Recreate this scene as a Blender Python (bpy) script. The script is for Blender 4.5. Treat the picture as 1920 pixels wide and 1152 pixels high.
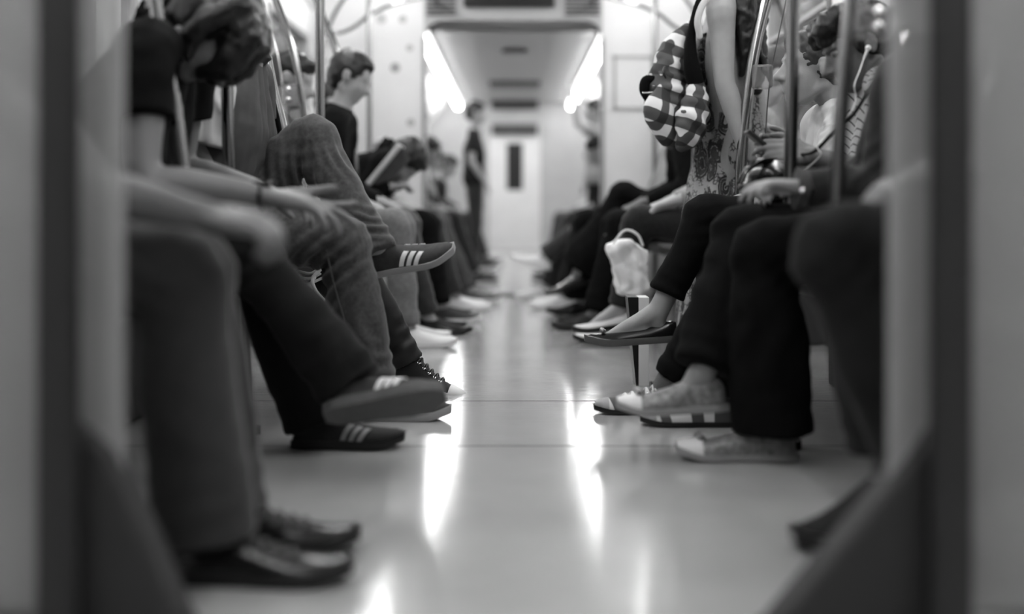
import bpy, math, random
import numpy as np
from mathutils import Vector, Matrix, noise
random.seed(7); rng = np.random.default_rng(7)
for o in list(bpy.data.objects): bpy.data.objects.remove(o)
SC = bpy.context.scene
COL = SC.collection

# ------------------------------------------------------------------ camera, world, exposure
F = 2200.0; CH = 0.58; VX, VY = 965.0, 400.0
cd = bpy.data.cameras.new('camera'); cam = bpy.data.objects.new('camera', cd); COL.objects.link(cam)
cam.location = (0, 0, CH); cam.rotation_euler = (math.radians(90), 0, 0)
cd.sensor_width = 36; cd.lens = F/1920*36
cd.shift_x = (960-VX)/1920; cd.shift_y = (VY-576)/1920
cd.dof.use_dof = True; cd.dof.focus_distance = 3.72; cd.dof.aperture_fstop = 0.95
cd.clip_start = 0.05
SC.camera = cam
w = bpy.data.worlds.new('world'); SC.world = w; w.use_nodes = True
w.node_tree.nodes['Background'].inputs[0].default_value = (1, 1, 1, 1)
w.node_tree.nodes['Background'].inputs[1].default_value = .45
SC.view_settings.view_transform = 'Standard'; SC.view_settings.look = 'None'
SC.view_settings.gamma = 1; SC.view_settings.use_curve_mapping = False
SC.view_settings.exposure = 1.85
SC.cycles.use_denoising = True
SC.cycles.max_bounces = 8; SC.cycles.transparent_max_bounces = 16
LAMP = 9.0            # emission of the fluorescent tubes

def at(px, py, Y):    # a point of the place at depth Y seen at pixel (px, py)
    return Vector(((px-VX)*Y/F, Y, CH-(py-VY)*Y/F))

# ------------------------------------------------------------------ materials
def mat(name, v, rough=.7, metal=0, spec=.4, noise_amt=0, nscale=60, bump=0, bscale=200, sheen=0, stretch=None):
    m = bpy.data.materials.new(name); m.use_nodes = True
    nt = m.node_tree; b = nt.nodes['Principled BSDF']
    b.inputs['Base Color'].default_value = (v, v, v, 1)
    b.inputs['Roughness'].default_value = rough; b.inputs['Metallic'].default_value = metal
    b.inputs['Specular IOR Level'].default_value = spec
    b.inputs['Sheen Weight'].default_value = sheen
    if sheen: b.inputs['Sheen Roughness'].default_value = .4
    tc = nt.nodes.new('ShaderNodeTexCoord')
    src = tc.outputs['Object']
    if stretch:
        mp = nt.nodes.new('ShaderNodeMapping'); mp.inputs['Scale'].default_value = stretch
        nt.links.new(src, mp.inputs[0]); src = mp.outputs[0]
    if noise_amt:
        n = nt.nodes.new('ShaderNodeTexNoise'); n.inputs['Scale'].default_value = nscale; n.inputs['Detail'].default_value = 4
        nt.links.new(src, n.inputs['Vector'])
        r = nt.nodes.new('ShaderNodeMapRange')
        r.inputs['From Min'].default_value = .3; r.inputs['From Max'].default_value = .7
        r.inputs['To Min'].default_value = v*(1-noise_amt); r.inputs['To Max'].default_value = v*(1+noise_amt)
        nt.links.new(n.outputs[0], r.inputs[0]); nt.links.new(r.outputs[0], b.inputs['Base Color'])
    if bump:
        n2 = nt.nodes.new('ShaderNodeTexNoise'); n2.inputs['Scale'].default_value = bscale; n2.inputs['Detail'].default_value = 3
        nt.links.new(src, n2.inputs['Vector'])
        bp = nt.nodes.new('ShaderNodeBump'); bp.inputs['Strength'].default_value = bump; bp.inputs['Distance'].default_value = .004
        nt.links.new(n2.outputs[0], bp.inputs['Height']); nt.links.new(bp.outputs[0], b.inputs['Normal'])
    return m
def emis(name, s):
    m = bpy.data.materials.new(name); m.use_nodes = True
    b = m.node_tree.nodes['Principled BSDF']
    b.inputs['Base Color'].default_value = (.8, .8, .8, 1)
    b.inputs['Emission Color'].default_value = (1, 1, 1, 1); b.inputs['Emission Strength'].default_value = s
    return m
def glass(name, veil, v=.5, rough=.05):
    m = bpy.data.materials.new(name); m.use_nodes = True; nt = m.node_tree
    nt.nodes.remove(nt.nodes['Principled BSDF']); out = nt.nodes['Material Output']
    tr = nt.nodes.new('ShaderNodeBsdfTransparent'); df = nt.nodes.new('ShaderNodeBsdfDiffuse'); gl = nt.nodes.new('ShaderNodeBsdfGlossy')
    df.inputs[0].default_value = (v, v, v, 1); gl.inputs['Roughness'].default_value = rough
    fr = nt.nodes.new('ShaderNodeFresnel'); fr.inputs[0].default_value = 1.4
    a = nt.nodes.new('ShaderNodeMixShader'); a.inputs[0].default_value = veil
    c = nt.nodes.new('ShaderNodeMixShader')
    nt.links.new(tr.outputs[0], a.inputs[1]); nt.links.new(df.outputs[0], a.inputs[2])
    nt.links.new(fr.outputs[0], c.inputs[0]); nt.links.new(a.outputs[0], c.inputs[1]); nt.links.new(gl.outputs[0], c.inputs[2])
    nt.links.new(c.outputs[0], out.inputs[0])
    return m
def nodes_mat(name, rough, fn):
    m = bpy.data.materials.new(name); m.use_nodes = True; nt = m.node_tree
    b = nt.nodes['Principled BSDF']; b.inputs['Roughness'].default_value = rough
    tc = nt.nodes.new('ShaderNodeTexCoord')
    nt.links.new(fn(nt, tc.outputs['Object']), b.inputs['Base Color'])
    return m
def M(nt, op, a, b=None, c=None):
    n = nt.nodes.new('ShaderNodeMath'); n.operation = op
    for i, x in enumerate((a, b, c)):
        if x is None: continue
        if isinstance(x, (int, float)): n.inputs[i].default_value = x
        else: nt.links.new(x, n.inputs[i])
    return n.outputs[0]
def plaid(nt, co):
    # woven gingham check: two sets of bands, crossing bands add
    mp = nt.nodes.new('ShaderNodeMapping'); mp.inputs['Rotation'].default_value = (0, math.radians(-20), 0)
    nt.links.new(co, mp.inputs[0])
    nz = nt.nodes.new('ShaderNodeTexNoise'); nz.inputs['Scale'].default_value = 7
    nt.links.new(co, nz.inputs['Vector'])
    mx = nt.nodes.new('ShaderNodeVectorMath'); mx.operation = 'MULTIPLY_ADD'
    nt.links.new(nz.outputs['Color'], mx.inputs[0]); mx.inputs[1].default_value = (.035, .035, .035); nt.links.new(mp.outputs[0], mx.inputs[2])
    sp = nt.nodes.new('ShaderNodeSeparateXYZ'); nt.links.new(mx.outputs[0], sp.inputs[0])
    u = M(nt, 'MULTIPLY', M(nt, 'ADD', sp.outputs[0], M(nt, 'MULTIPLY', sp.outputs[1], .8)), 15.0)
    v = M(nt, 'MULTIPLY', sp.outputs[2], 12.0)
    bu = M(nt, 'GREATER_THAN', M(nt, 'FRACT', u), .5); bv = M(nt, 'GREATER_THAN', M(nt, 'FRACT', v), .5)
    s = M(nt, 'ADD', bu, bv)
    r = nt.nodes.new('ShaderNodeValToRGB'); r.color_ramp.interpolation = 'CONSTANT'
    e = r.color_ramp.elements; e[0].position = 0; e[0].color = (.012, .012, .012, 1); e[1].position = .3; e[1].color = (.055, .055, .055, 1)
    x = e.new(.8); x.color = (.62, .62, .62, 1)
    nt.links.new(M(nt, 'MULTIPLY', s, .5), r.inputs[0])
    return r.outputs[0]
def paisley(nt, co):
    nz = nt.nodes.new('ShaderNodeTexNoise'); nz.inputs['Scale'].default_value = 9; nt.links.new(co, nz.inputs['Vector'])
    mx = nt.nodes.new('ShaderNodeVectorMath'); mx.operation = 'MULTIPLY_ADD'
    nt.links.new(nz.outputs['Color'], mx.inputs[0]); mx.inputs[1].default_value = (.05, .05, .08); nt.links.new(co, mx.inputs[2])
    mp = nt.nodes.new('ShaderNodeMapping'); mp.inputs['Scale'].default_value = (16, 16, 9.5); nt.links.new(mx.outputs[0], mp.inputs[0])
    vo = nt.nodes.new('ShaderNodeTexVoronoi'); vo.feature = 'F1'; vo.inputs['Scale'].default_value = 1; vo.inputs['Randomness'].default_value = .85
    nt.links.new(mp.outputs[0], vo.inputs['Vector'])
    r = nt.nodes.new('ShaderNodeValToRGB'); r.color_ramp.interpolation = 'CONSTANT'; e = r.color_ramp.elements
    D, Lt, Md = (.010,)*3+(1,), (.24,)*3+(1,), (.045,)*3+(1,)
    e[0].position = 0; e[0].color = D; e[1].position = .1; e[1].color = Lt
    for p, c in ((.13, D), (.25, Lt), (.28, Md), (.42, Lt), (.445, D), (.53, Lt)):
        e.new(p).color = c
    nt.links.new(vo.outputs['Distance'], r.inputs[0])
    # small sprigs between the drops
    v2 = nt.nodes.new('ShaderNodeTexVoronoi'); v2.feature = 'DISTANCE_TO_EDGE'; v2.inputs['Scale'].default_value = 75
    nt.links.new(mx.outputs[0], v2.inputs['Vector'])
    n3 = nt.nodes.new('ShaderNodeTexNoise'); n3.inputs['Scale'].default_value = 40; nt.links.new(co, n3.inputs['Vector'])
    k = M(nt, 'MULTIPLY', M(nt, 'GREATER_THAN', n3.outputs[0], .5), M(nt, 'LESS_THAN', v2.outputs['Distance'], .11))
    mm = nt.nodes.new('ShaderNodeMix'); mm.data_type = 'RGBA'
    nt.links.new(k, mm.inputs[0]); nt.links.new(r.outputs[0], mm.inputs[6]); mm.inputs[7].default_value = (.03, .03, .03, 1)
    return mm.outputs[2]
def pinstripe(base, line, freq, th=.14, ax=0):
    def fn(nt, co):
        sp = nt.nodes.new('ShaderNodeSeparateXYZ'); nt.links.new(co, sp.inputs[0])
        c = M(nt, 'ADD', sp.outputs[ax], M(nt, 'MULTIPLY', sp.outputs[2], .45))
        k = M(nt, 'LESS_THAN', M(nt, 'FRACT', M(nt, 'MULTIPLY', c, freq)), th)
        mm = nt.nodes.new('ShaderNodeMix'); mm.data_type = 'RGBA'; nt.links.new(k, mm.inputs[0])
        mm.inputs[6].default_value = (base,)*3+(1,); mm.inputs[7].default_value = (line,)*3+(1,)
        return mm.outputs[2]
    return fn

def floor_mat():
    m = bpy.data.materials.new('linoleum'); m.use_nodes = True; nt = m.node_tree; b = nt.nodes['Principled BSDF']
    tc = nt.nodes.new('ShaderNodeTexCoord')
    n = nt.nodes.new('ShaderNodeTexNoise'); n.inputs['Scale'].default_value = 3; n.inputs['Detail'].default_value = 5
    nt.links.new(tc.outputs['Object'], n.inputs['Vector'])
    r = nt.nodes.new('ShaderNodeMapRange'); r.inputs['From Min'].default_value = .3; r.inputs['From Max'].default_value = .7
    r.inputs['To Min'].default_value = .30; r.inputs['To Max'].default_value = .36
    nt.links.new(n.outputs[0], r.inputs[0]); nt.links.new(r.outputs[0], b.inputs['Base Color'])
    b.inputs['Roughness'].default_value = .11; b.inputs['Specular IOR Level'].default_value = .62
    mp = nt.nodes.new('ShaderNodeMapping'); mp.inputs['Scale'].default_value = (5, 60, 1)
    nt.links.new(tc.outputs['Object'], mp.inputs[0])
    n2 = nt.nodes.new('ShaderNodeTexNoise'); n2.inputs['Scale'].default_value = 1.6; n2.inputs['Detail'].default_value = 4
    nt.links.new(mp.outputs[0], n2.inputs['Vector'])
    bp = nt.nodes.new('ShaderNodeBump'); bp.inputs['Strength'].default_value = .12; bp.inputs['Distance'].default_value = .004
    nt.links.new(n2.outputs[0], bp.inputs['Height']); nt.links.new(bp.outputs[0], b.inputs['Normal'])
    return m

MT = {}
MT['floor'] = floor_mat()
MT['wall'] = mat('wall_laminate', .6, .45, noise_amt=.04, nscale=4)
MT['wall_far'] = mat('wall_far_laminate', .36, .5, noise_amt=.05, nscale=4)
MT['ceil'] = mat('ceiling_panel', .30, .5)
MT['ceil_dark'] = mat('vent_dark', .01, .7)
MT['grey'] = mat('grey_trim', .25, .5)
MT['header'] = mat('header_panel', .33, .4)
MT['dark'] = mat('dark_trim', .04, .5)
MT['black'] = mat('black_plastic', .008, .3)
MT['steel'] = mat('brushed_steel', .24, .13, 1)
MT['steel_dark'] = mat('dull_steel', .06, .35, .8)
MT['base'] = mat('partition_base', .034, .6, spec=.2)
MT['seat'] = mat('seat_shell', .05, .4)
MT['lamp'] = emis('fluorescent', LAMP)
MT['lamp_far'] = emis('fluorescent_far', LAMP)
MT['glass'] = glass('clear_glass', .03, .6)
MT['tint'] = glass('window_glass', .12, .6)
MT['screen_glass'] = glass('scuffed_acrylic', .52, .46, .26)
MT['acrylic'] = glass('acrylic_block', .22, .4, .15)
MT['skin'] = mat('skin_light', .27, .5, spec=.3, noise_amt=.05, nscale=30, bump=.1, bscale=300)
MT['skin_mid'] = mat('skin_mid', .12, .5, spec=.3, noise_amt=.06, nscale=30, bump=.1, bscale=300)
MT['skin_dark'] = mat('skin_tan', .18, .5, spec=.3)
MT['skin_soft'] = mat('skin_soft', .155, .5, spec=.3)
MT['skin_pale'] = mat('skin_pale', .36, .5, spec=.3, noise_amt=.04, nscale=30)
MT['hair'] = mat('dark_hair', .008, .42, spec=.4, bump=.6, bscale=120, stretch=(1, 1, .15))
MT['hair_brown'] = mat('brown_hair', .035, .45, spec=.35, bump=.6, bscale=120, stretch=(1, 1, .15))
MT['denim'] = mat('grey_denim', .058, .85, spec=.15, noise_amt=.22, nscale=90, bump=.35, bscale=600, sheen=.25)
MT['denim_light'] = mat('light_denim', .13, .85, spec=.15, noise_amt=.2, nscale=60, bump=.3, bscale=500, sheen=.2)
MT['denim_dark'] = mat('dark_denim', .018, .85, spec=.15, noise_amt=.25, nscale=90, bump=.35, bscale=600, sheen=.15)
MT['slacks'] = mat('grey_slacks', .030, .85, spec=.15, noise_amt=.08, nscale=40, sheen=.3)
MT['slacks_dark'] = mat('charcoal_slacks', .011, .88, spec=.12, noise_amt=.1, nscale=40, sheen=.04)
MT['black_cloth'] = mat('black_cloth', .0035, .9, spec=.1, noise_amt=.2, nscale=40)
MT['track'] = mat('track_cloth', .008, .5, spec=.4)
MT['white_cloth'] = mat('white_cloth', .5, .8, spec=.2, noise_amt=.05, nscale=20)
MT['pale_cloth'] = mat('pale_cloth', .25, .8, spec=.2, noise_amt=.06, nscale=20)
MT['grey_cloth'] = mat('grey_cloth', .06, .85, spec=.2, noise_amt=.15, nscale=20)
MT['charcoal_cloth'] = mat('charcoal_cloth', .016, .88, spec=.12, noise_amt=.15, nscale=20)
MT['stripe_shirt'] = nodes_mat('striped_shirt', .8, pinstripe(.3, .05, 70, .2))
MT['plaid'] = nodes_mat('gingham', .75, plaid)
MT['paisley'] = nodes_mat('paisley_print', .8, paisley)
MT['white_rubber'] = mat('white_rubber', .6, .5)
MT['grey_rubber'] = mat('grey_rubber', .08, .6, noise_amt=.1, nscale=40)
MT['light_rubber'] = mat('light_rubber', .3, .6)
MT['sneaker'] = mat('dark_suede', .03, .8, noise_amt=.3, nscale=50, bump=.2, bscale=400)
MT['canvas'] = mat('black_canvas', .012, .8, bump=.3, bscale=700)
MT['leather'] = mat('black_leather', .008, .22, spec=.6)
MT['silver'] = mat('silver_leather', .25, .35, .35, noise_amt=.4, nscale=70)
MT['white_leather'] = mat('white_leather', .66, .45)
MT['grey_leather'] = mat('grey_leather', .07, .5)
MT['chrome'] = mat('chrome', .8, .12, 1)
MT['paper'] = mat('paper', .55, .8)
MT['bag_white'] = mat('white_bag_plastic', .75, .5, bump=.4, bscale=14)
MT['cord'] = mat('white_cord', .7, .4)
MT['eye'] = mat('eye_white', .12, .35)

# ------------------------------------------------------------------ geometry collector
def frame(d):
    d = d.normalized(); u = Vector((0, 0, 1)) if abs(d.z) < .9 else Vector((0, 1, 0))
    a = d.cross(u).normalized(); return a, a.cross(d).normalized()
def crom(pts, n):
    P = [Vector(p) for p in pts]
    if len(P) < 3: 
        return [P[0].lerp(P[1], i/n) for i in range(n+1)]
    out = []
    Q = [P[0]*2-P[1]] + P + [P[-1]*2-P[-2]]
    for i in range(1, len(Q)-2):
        for k in range(n):
            t = k/n; a, b, c, d = Q[i-1], Q[i], Q[i+1], Q[i+2]
            out.append(.5*((2*b)+(c-a)*t+(2*a-5*b+4*c-d)*t*t+(3*b-a-3*c+d)*t**3))
    out.append(P[-1]); return out
class G:
    def __init__(s): s.v = []; s.f = []; s.mi = []
    def add(s, vs, fs, mi=0):
        o = len(s.v); s.v += [tuple(p) for p in vs]; s.f += [tuple(i+o for i in f) for f in fs]; s.mi += [mi]*len(fs)
    def box(s, a, b, mi=0):
        x0, y0, z0 = a; x1, y1, z1 = b
        x0, x1 = min(x0, x1), max(x0, x1); y0, y1 = min(y0, y1), max(y0, y1); z0, z1 = min(z0, z1), max(z0, z1)
        v = [(x0,y0,z0),(x1,y0,z0),(x1,y1,z0),(x0,y1,z0),(x0,y0,z1),(x1,y0,z1),(x1,y1,z1),(x0,y1,z1)]
        s.add(v, [(0,3,2,1),(4,5,6,7),(0,1,5,4),(1,2,6,5),(2,3,7,6),(3,0,4,7)], mi)
    def obox(s, c, ax, h, mi=0):     # oriented box
        c = Vector(c); v = []
        for i in (-1, 1):
            for j in (-1, 1):
                for k in (-1, 1): v.append(c+ax[0]*h[0]*i+ax[1]*h[1]*j+ax[2]*h[2]*k)
        s.add(v, [(0,1,3,2),(4,6,7,5),(0,4,5,1),(2,3,7,6),(0,2,6,4),(1,5,7,3)], mi)
    def tube(s, pts, rad, sub=4, seg=16, ends=True, squash=None, mi=0):
        # rad: list of radii matching pts or number; squash=(vector, factor): flatten along vector
        if isinstance(rad, (int, float)): rad = [rad]*len(pts)
        R3 = [Vector((r, 0, 0)) for r in rad]
        P = crom(pts, sub); R = [x.x for x in crom(R3, sub)]
        if ends:
            d0 = (P[0]-P[1]).normalized(); d1 = (P[-1]-P[-2]).normalized()
            pre, post = [], []
            for a in (80, 55, 28):
                t = math.radians(a); pre.append((P[0]+d0*R[0]*math.sin(t), R[0]*math.cos(t)))
            for a in (28, 55, 80):
                t = math.radians(a); post.append((P[-1]+d1*R[-1]*math.sin(t), R[-1]*math.cos(t)))
            P = [p for p, _ in pre]+P+[p for p, _ in post]; R = [r for _, r in pre]+R+[r for _, r in post]
        n = len(P); vs = []; a = None
        for i in range(n):
            d = (P[min(i+1, n-1)]-P[max(i-1, 0)]).normalized()
            if a is None: a, b = frame(d)
            else:
                a = (a-d*a.dot(d)).normalized(); b = d.cross(a)
            for k in range(seg):
                t = 2*math.pi*k/seg; q = (a*math.cos(t)+b*math.sin(t))*R[i]
                if squash: q = q-squash[0]*q.dot(squash[0])*(1-squash[1])
                vs.append(P[i]+q)
        fs = [(i*seg+k, i*seg+(k+1) % seg, (i+1)*seg+(k+1) % seg, (i+1)*seg+k) for i in range(n-1) for k in range(seg)]
        fs += [tuple(range(seg))[::-1], tuple((n-1)*seg+k for k in range(seg))]
        s.add(vs, fs, mi)
    def ell(s, c, r, ax=None, seg=20, rings=12, mi=0):
        c = Vector(c); ax = ax or (Vector((1,0,0)), Vector((0,1,0)), Vector((0,0,1)))
        if isinstance(r, (int, float)): r = (r, r, r)
        vs = [c-ax[2]*r[2]]
        for i in range(1, rings):
            p = math.pi*i/rings-math.pi/2
            for k in range(seg):
                t = 2*math.pi*k/seg
                vs.append(c+ax[0]*r[0]*math.cos(p)*math.cos(t)+ax[1]*r[1]*math.cos(p)*math.sin(t)+ax[2]*r[2]*math.sin(p))
        vs.append(c+ax[2]*r[2]); fs = []
        for k in range(seg): fs.append((0, 1+(k+1) % seg, 1+k)); 
        for i in range(rings-2):
            for k in range(seg):
                a = 1+i*seg; fs.append((a+k, a+(k+1) % seg, a+seg+(k+1) % seg, a+seg+k))
        L = len(vs)-1; a = 1+(rings-2)*seg
        for k in range(seg): fs.append((a+k, a+(k+1) % seg, L))
        s.add(vs, fs, mi)
    def prism(s, poly, off, mi=0):   # planar polygon (3D points) extruded by vector off
        n = len(poly); v = [Vector(p) for p in poly]+[Vector(p)+Vector(off) for p in poly]
        s.add(v, [tuple(range(n))[::-1], tuple(range(n, 2*n))]+[(i, (i+1) % n, n+(i+1) % n, n+i) for i in range(n)], mi)
    def grid(s, fn, nu, nv, thick=None, mi=0):    # closed slab over fn(u,v)->(pos, normal)
        top = []; bot = []
        for i in range(nu+1):
            for j in range(nv+1):
                p, nn = fn(i/nu, j/nv); top.append(p+nn*(thick or .001)); bot.append(p-nn*.0006)
        N = len(top); q = lambda i, j: i*(nv+1)+j
        fs = []
        for i in range(nu):
            for j in range(nv):
                fs.append((q(i,j), q(i+1,j), q(i+1,j+1), q(i,j+1))); fs.append((N+q(i,j), N+q(i,j+1), N+q(i+1,j+1), N+q(i+1,j)))
        e = [q(i,0) for i in range(nu+1)]+[q(nu,j) for j in range(1,nv+1)]+[q(i,nv) for i in range(nu-1,-1,-1)]+[q(0,j) for j in range(nv-1,0,-1)]
        for a, b in zip(e, e[1:]+e[:1]): fs.append((a, N+a, N+b, b))
        s.add(top+bot, fs, mi)
def finish(name, me, mats, parent, origin):
    for m in (mats if isinstance(mats, (list, tuple)) else [mats]): me.materials.append(MT[m])
    o = bpy.data.objects.new(name, me); COL.objects.link(o)
    org = Vector(origin) if origin is not None else Vector((0, 0, 0))
    me.transform(Matrix.Translation(-org))
    if parent is not None:
        pw = Vector(parent['_org']) if '_org' in parent else Vector((0, 0, 0))
        o.parent = parent; o.location = org-pw
    else: o.location = org
    o['_org'] = tuple(org)
    return o
def build(g, name, mats, parent=None, origin=None, smooth=True, voxel=None, sm=4, disp=None, folds=(), warp=None, bevel=None, shade_auto=True):
    me = bpy.data.meshes.new(name); me.from_pydata([tuple(v) for v in g.v], [], g.f); me.update()
    if not voxel: me.polygons.foreach_set('material_index', g.mi)
    if voxel:
        t = bpy.data.objects.new('tmp', me); COL.objects.link(t)
        r = t.modifiers.new('r', 'REMESH'); r.mode = 'VOXEL'; r.voxel_size = voxel; r.adaptivity = 0
        if sm:
            q = t.modifiers.new('s', 'SMOOTH'); q.iterations = sm; q.factor = .5
        dg = bpy.context.evaluated_depsgraph_get(); dg.update()
        m2 = bpy.data.meshes.new_from_object(t.evaluated_get(dg)); bpy.data.objects.remove(t); bpy.data.meshes.remove(me); me = m2; me.name = name
        n = len(me.vertices)
        if n and (disp or folds or warp):
            co = np.empty(n*3); me.vertices.foreach_get('co', co); co = co.reshape(-1, 3)
            no = np.empty(n*3); me.vertex_normals.foreach_get('vector', no); no = no.reshape(-1, 3)
            d = np.zeros(n)
            if disp:
                amp, scl = disp; ph = rng.uniform(0, 6, 9)
                q = co*scl
                for k in range(3):
                    f = 1.7**k
                    d += amp/f*(np.sin(q[:, 0]*f*1.1+ph[k]+2*np.sin(q[:, 2]*f*.7+ph[k+3]))*np.sin(q[:, 2]*f*.9+ph[k+6]+1.7*np.sin(q[:, 1]*f*.8)))
            for c, ax, lam, rad, amp in folds:
                c = np.array(c); ax = np.array(Vector(ax).normalized())
                rel = co-c; dd = (rel**2).sum(1); t = rel@ax
                per = np.linalg.norm(rel-np.outer(t, ax), axis=1)
                wv = np.sin(2*np.pi*(t/lam+.35*np.sin(per*22+c[0]*9)))
                wv = np.sign(wv)*np.abs(wv)**.8
                d += amp*np.exp(-dd/rad**2)*wv
            co = co+no*d[:, None]
            if warp: co = warp(co)
            me.vertices.foreach_set('co', co.ravel()); me.update()
    if smooth: me.polygons.foreach_set('use_smooth', [True]*len(me.polygons))
    if origin is None and parent is None:
        co = np.empty(len(me.vertices)*3); me.vertices.foreach_get('co', co); co = co.reshape(-1, 3)
        lo, hi = co.min(0), co.max(0); origin = ((lo[0]+hi[0])/2, (lo[1]+hi[1])/2, lo[2])
    if origin is None: origin = parent['_org']
    o = finish(name, me, mats, parent, origin)
    if bevel:
        b = o.modifiers.new('bevel', 'BEVEL'); b.width = bevel; b.segments = 2; b.limit_method = 'ANGLE'
    if smooth and shade_auto and not voxel:
        try:
            me.polygons.foreach_set('use_smooth', [True]*len(me.polygons))
            e = o.modifiers.new('wn', 'WEIGHTED_NORMAL'); e.keep_sharp = True
            me.update(); 
            bmark(me)
        except Exception: pass
    return o
def bmark(me, ang=50):
    import bmesh
    b = bmesh.new(); b.from_mesh(me); lim = math.radians(ang)
    for e in b.edges:
        if len(e.link_faces) == 2 and e.calc_face_angle(0) > lim: e.smooth = False
    b.to_mesh(me); b.free()
def thing(name, label, cat, base, group=None):
    o = bpy.data.objects.new(name, None); COL.objects.link(o); o.location = base; o['_org'] = tuple(base)
    o['label'] = label; o['category'] = cat
    if group: o['group'] = group
    return o
def tag(o, label, cat, group=None):
    o['label'] = label; o['category'] = cat
    if group: o['group'] = group
    return o
def struct(o, label=None):
    o['kind'] = 'structure'
    if label: o['label'] = label
    return o
X = Vector((1, 0, 0)); Yv = Vector((0, 1, 0)); Z = Vector((0, 0, 1))

# ================================================================== THE SETTING
WX = 1.42; CZ = 2.35
CAR1 = (-4.0, 8.33); CAR2 = (9.15, 19.0)
g = G(); g.box((-WX-.1, CAR1[0], -.06), (WX+.1, CAR1[1]+.06, 0))
struct(build(g, 'floor', 'floor', smooth=False))
g = G(); g.box((-WX-.1, CAR2[0]-.06, -.06), (WX+.1, CAR2[1]+.2, 0))
struct(build(g, 'floor_next_car', 'floor', smooth=False))
for k, Yc in enumerate((2.92, 3.62)):
    g = G(); g.box((-WX, Yc-.0016, 0), (WX, Yc+.0016, .0009)); struct(build(g, 'trim_%d' % (k+1), 'steel', smooth=False))
g = G(); g.box((-WX-.1, CAR1[0], CZ), (WX+.1, CAR1[1], CZ+.06)); struct(build(g, 'ceiling', 'ceil', smooth=False))
g = G(); g.box((-WX-.1, CAR2[0], CZ), (WX+.1, CAR2[1], CZ+.06))
g.box((-.42, CAR2[0], CZ-.04), (.42, CAR2[1], CZ)); struct(build(g, 'ceiling_next_car', 'ceil', smooth=False))
g = G(); g.box((-WX-.1, CAR1[0]-.1, 0), (WX+.1, CAR1[0], CZ)); struct(build(g, 'wall_back', 'wall_far', smooth=False))

def side_wall(name, sx, y0, y1, openings, mat_):
    g = G(); x0, x1 = sx*WX, sx*(WX+.1); y = y0
    for a, b, z0, z1 in openings:
        g.box((x0, y, 0), (x1, a, CZ)); g.box((x0, a, 0), (x1, b, z0)); g.box((x0, a, z1), (x1, b, CZ)); y = b
    g.box((x0, y, 0), (x1, y1, CZ))
    g.prism([(sx*WX, y0, 2.0), (sx*1.12, y0, CZ), (sx*WX, y0, CZ)], (0, y1-y0, 0))
    return struct(build(g, name, mat_, smooth=False))
W1 = [(1.75, 2.8, .95, 1.8), (2.95, 3.95, .95, 1.8), (5.25, 6.55, .95, 1.8), (6.75, 8.0, .95, 1.8)]
D1 = [(-.3, 1.1, .02, 1.95), (4.12, 5.02, .02, 1.95)]
W1b = [(-3.6, -2.2, .95, 1.8), (-2.0, -.6, .95, 1.8)]
W2 = [(9.6, 11.0, .95, 1.8), (12.6, 14.0, .95, 1.8), (14.3, 15.8, .95, 1.8), (17.0, 18.4, .95, 1.8)]
D2 = [(11.2, 12.4, .02, 1.95)]
nw = 0; nd = 0
for sx, nm in ((-1, 'left'), (1, 'right')):
    side_wall('wall_'+nm, sx, CAR1[0], CAR1[1], sorted(W1+D1+W1b), 'wall')
    side_wall('wall_%s_next_car' % nm, sx, CAR2[0], CAR2[1], sorted(W2+D2), 'wall')
    for a, b, z0, z1 in W1+W1b+W2:
        nw += 1; x = sx*(WX+.03)
        g = G(); g.box((x-.006, a-.0, z0), (x+.006, b, z1)); o = struct(build(g, 'window_%d' % nw, 'tint', smooth=False))
        f = G(); xi, xo = sx*(WX-.012), sx*(WX+.025)
        f.box((xi, a, z0), (xo, a+.04, z1)); f.box((xi, b-.04, z0), (xo, b, z1)); f.box((xi, a+.04, z0), (xo, b-.04, z0+.04)); f.box((xi, a+.04, z1-.04), (xo, b-.04, z1))
        f.box((xi, a+.04, z1-.28), (xo, b-.04, z1-.255))
        build(f, 'window_frame', 'grey', o, smooth=False)
    for a, b, z0, z1 in D1+D2:
        nd += 1; m = (a+b)/2; xi, xo = sx*(WX+.005), sx*(WX+.05)
        g = G()
        for p, q in ((a, m-.004), (m+.004, b)):
            g.box((xi, p, z0), (xo, q, .85)); g.box((xi, p, 1.65), (xo, q, z1)); g.box((xi, p, .85), (xo, p+.12, 1.65)); g.box((xi, q-.12, .85), (xo, q, 1.65))
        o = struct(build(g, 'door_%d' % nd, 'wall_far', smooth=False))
        h = G(); h.box((sx*(WX+.02), a+.12, .85), (sx*(WX+.03), m-.12, 1.65)); h.box((sx*(WX+.02), m+.12, .85), (sx*(WX+.03), b-.12, 1.65))
        build(h, 'door_window', 'tint', o, smooth=False)

# end wall of this car round the open gangway
OL, OR, OT = -.645, .625, 1.95; EY = CAR1[1]
def corner(cx, cz, r, q0, q1, n=8): return [(cx+r*math.cos(math.radians(q0+(q1-q0)*i/n)), EY, cz+r*math.sin(math.radians(q0+(q1-q0)*i/n))) for i in range(n+1)]
for nm, a, b in (('left', -WX, OL), ('right', OR, WX)):
    g = G(); g.box((a, EY, 0), (b, EY+.12, CZ)); struct(build(g, 'wall_end_'+nm, 'wall', smooth=False))
g = G(); r = .12
g.prism([(OL, EY-.004, OT-r)]+[(x, EY-.004, z) for x, _, z in corner(OL+r, OT-r, r, 180, 90)]+[(x, EY-.004, z) for x, _, z in corner(OR-r, OT-r, r, 90, 0)]+[(OR, EY-.004, CZ), (OL, EY-.004, CZ)], (0, .12, 0))
hd = struct(build(g, 'wall_end_header', 'header', smooth=False))
g = G()
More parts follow.
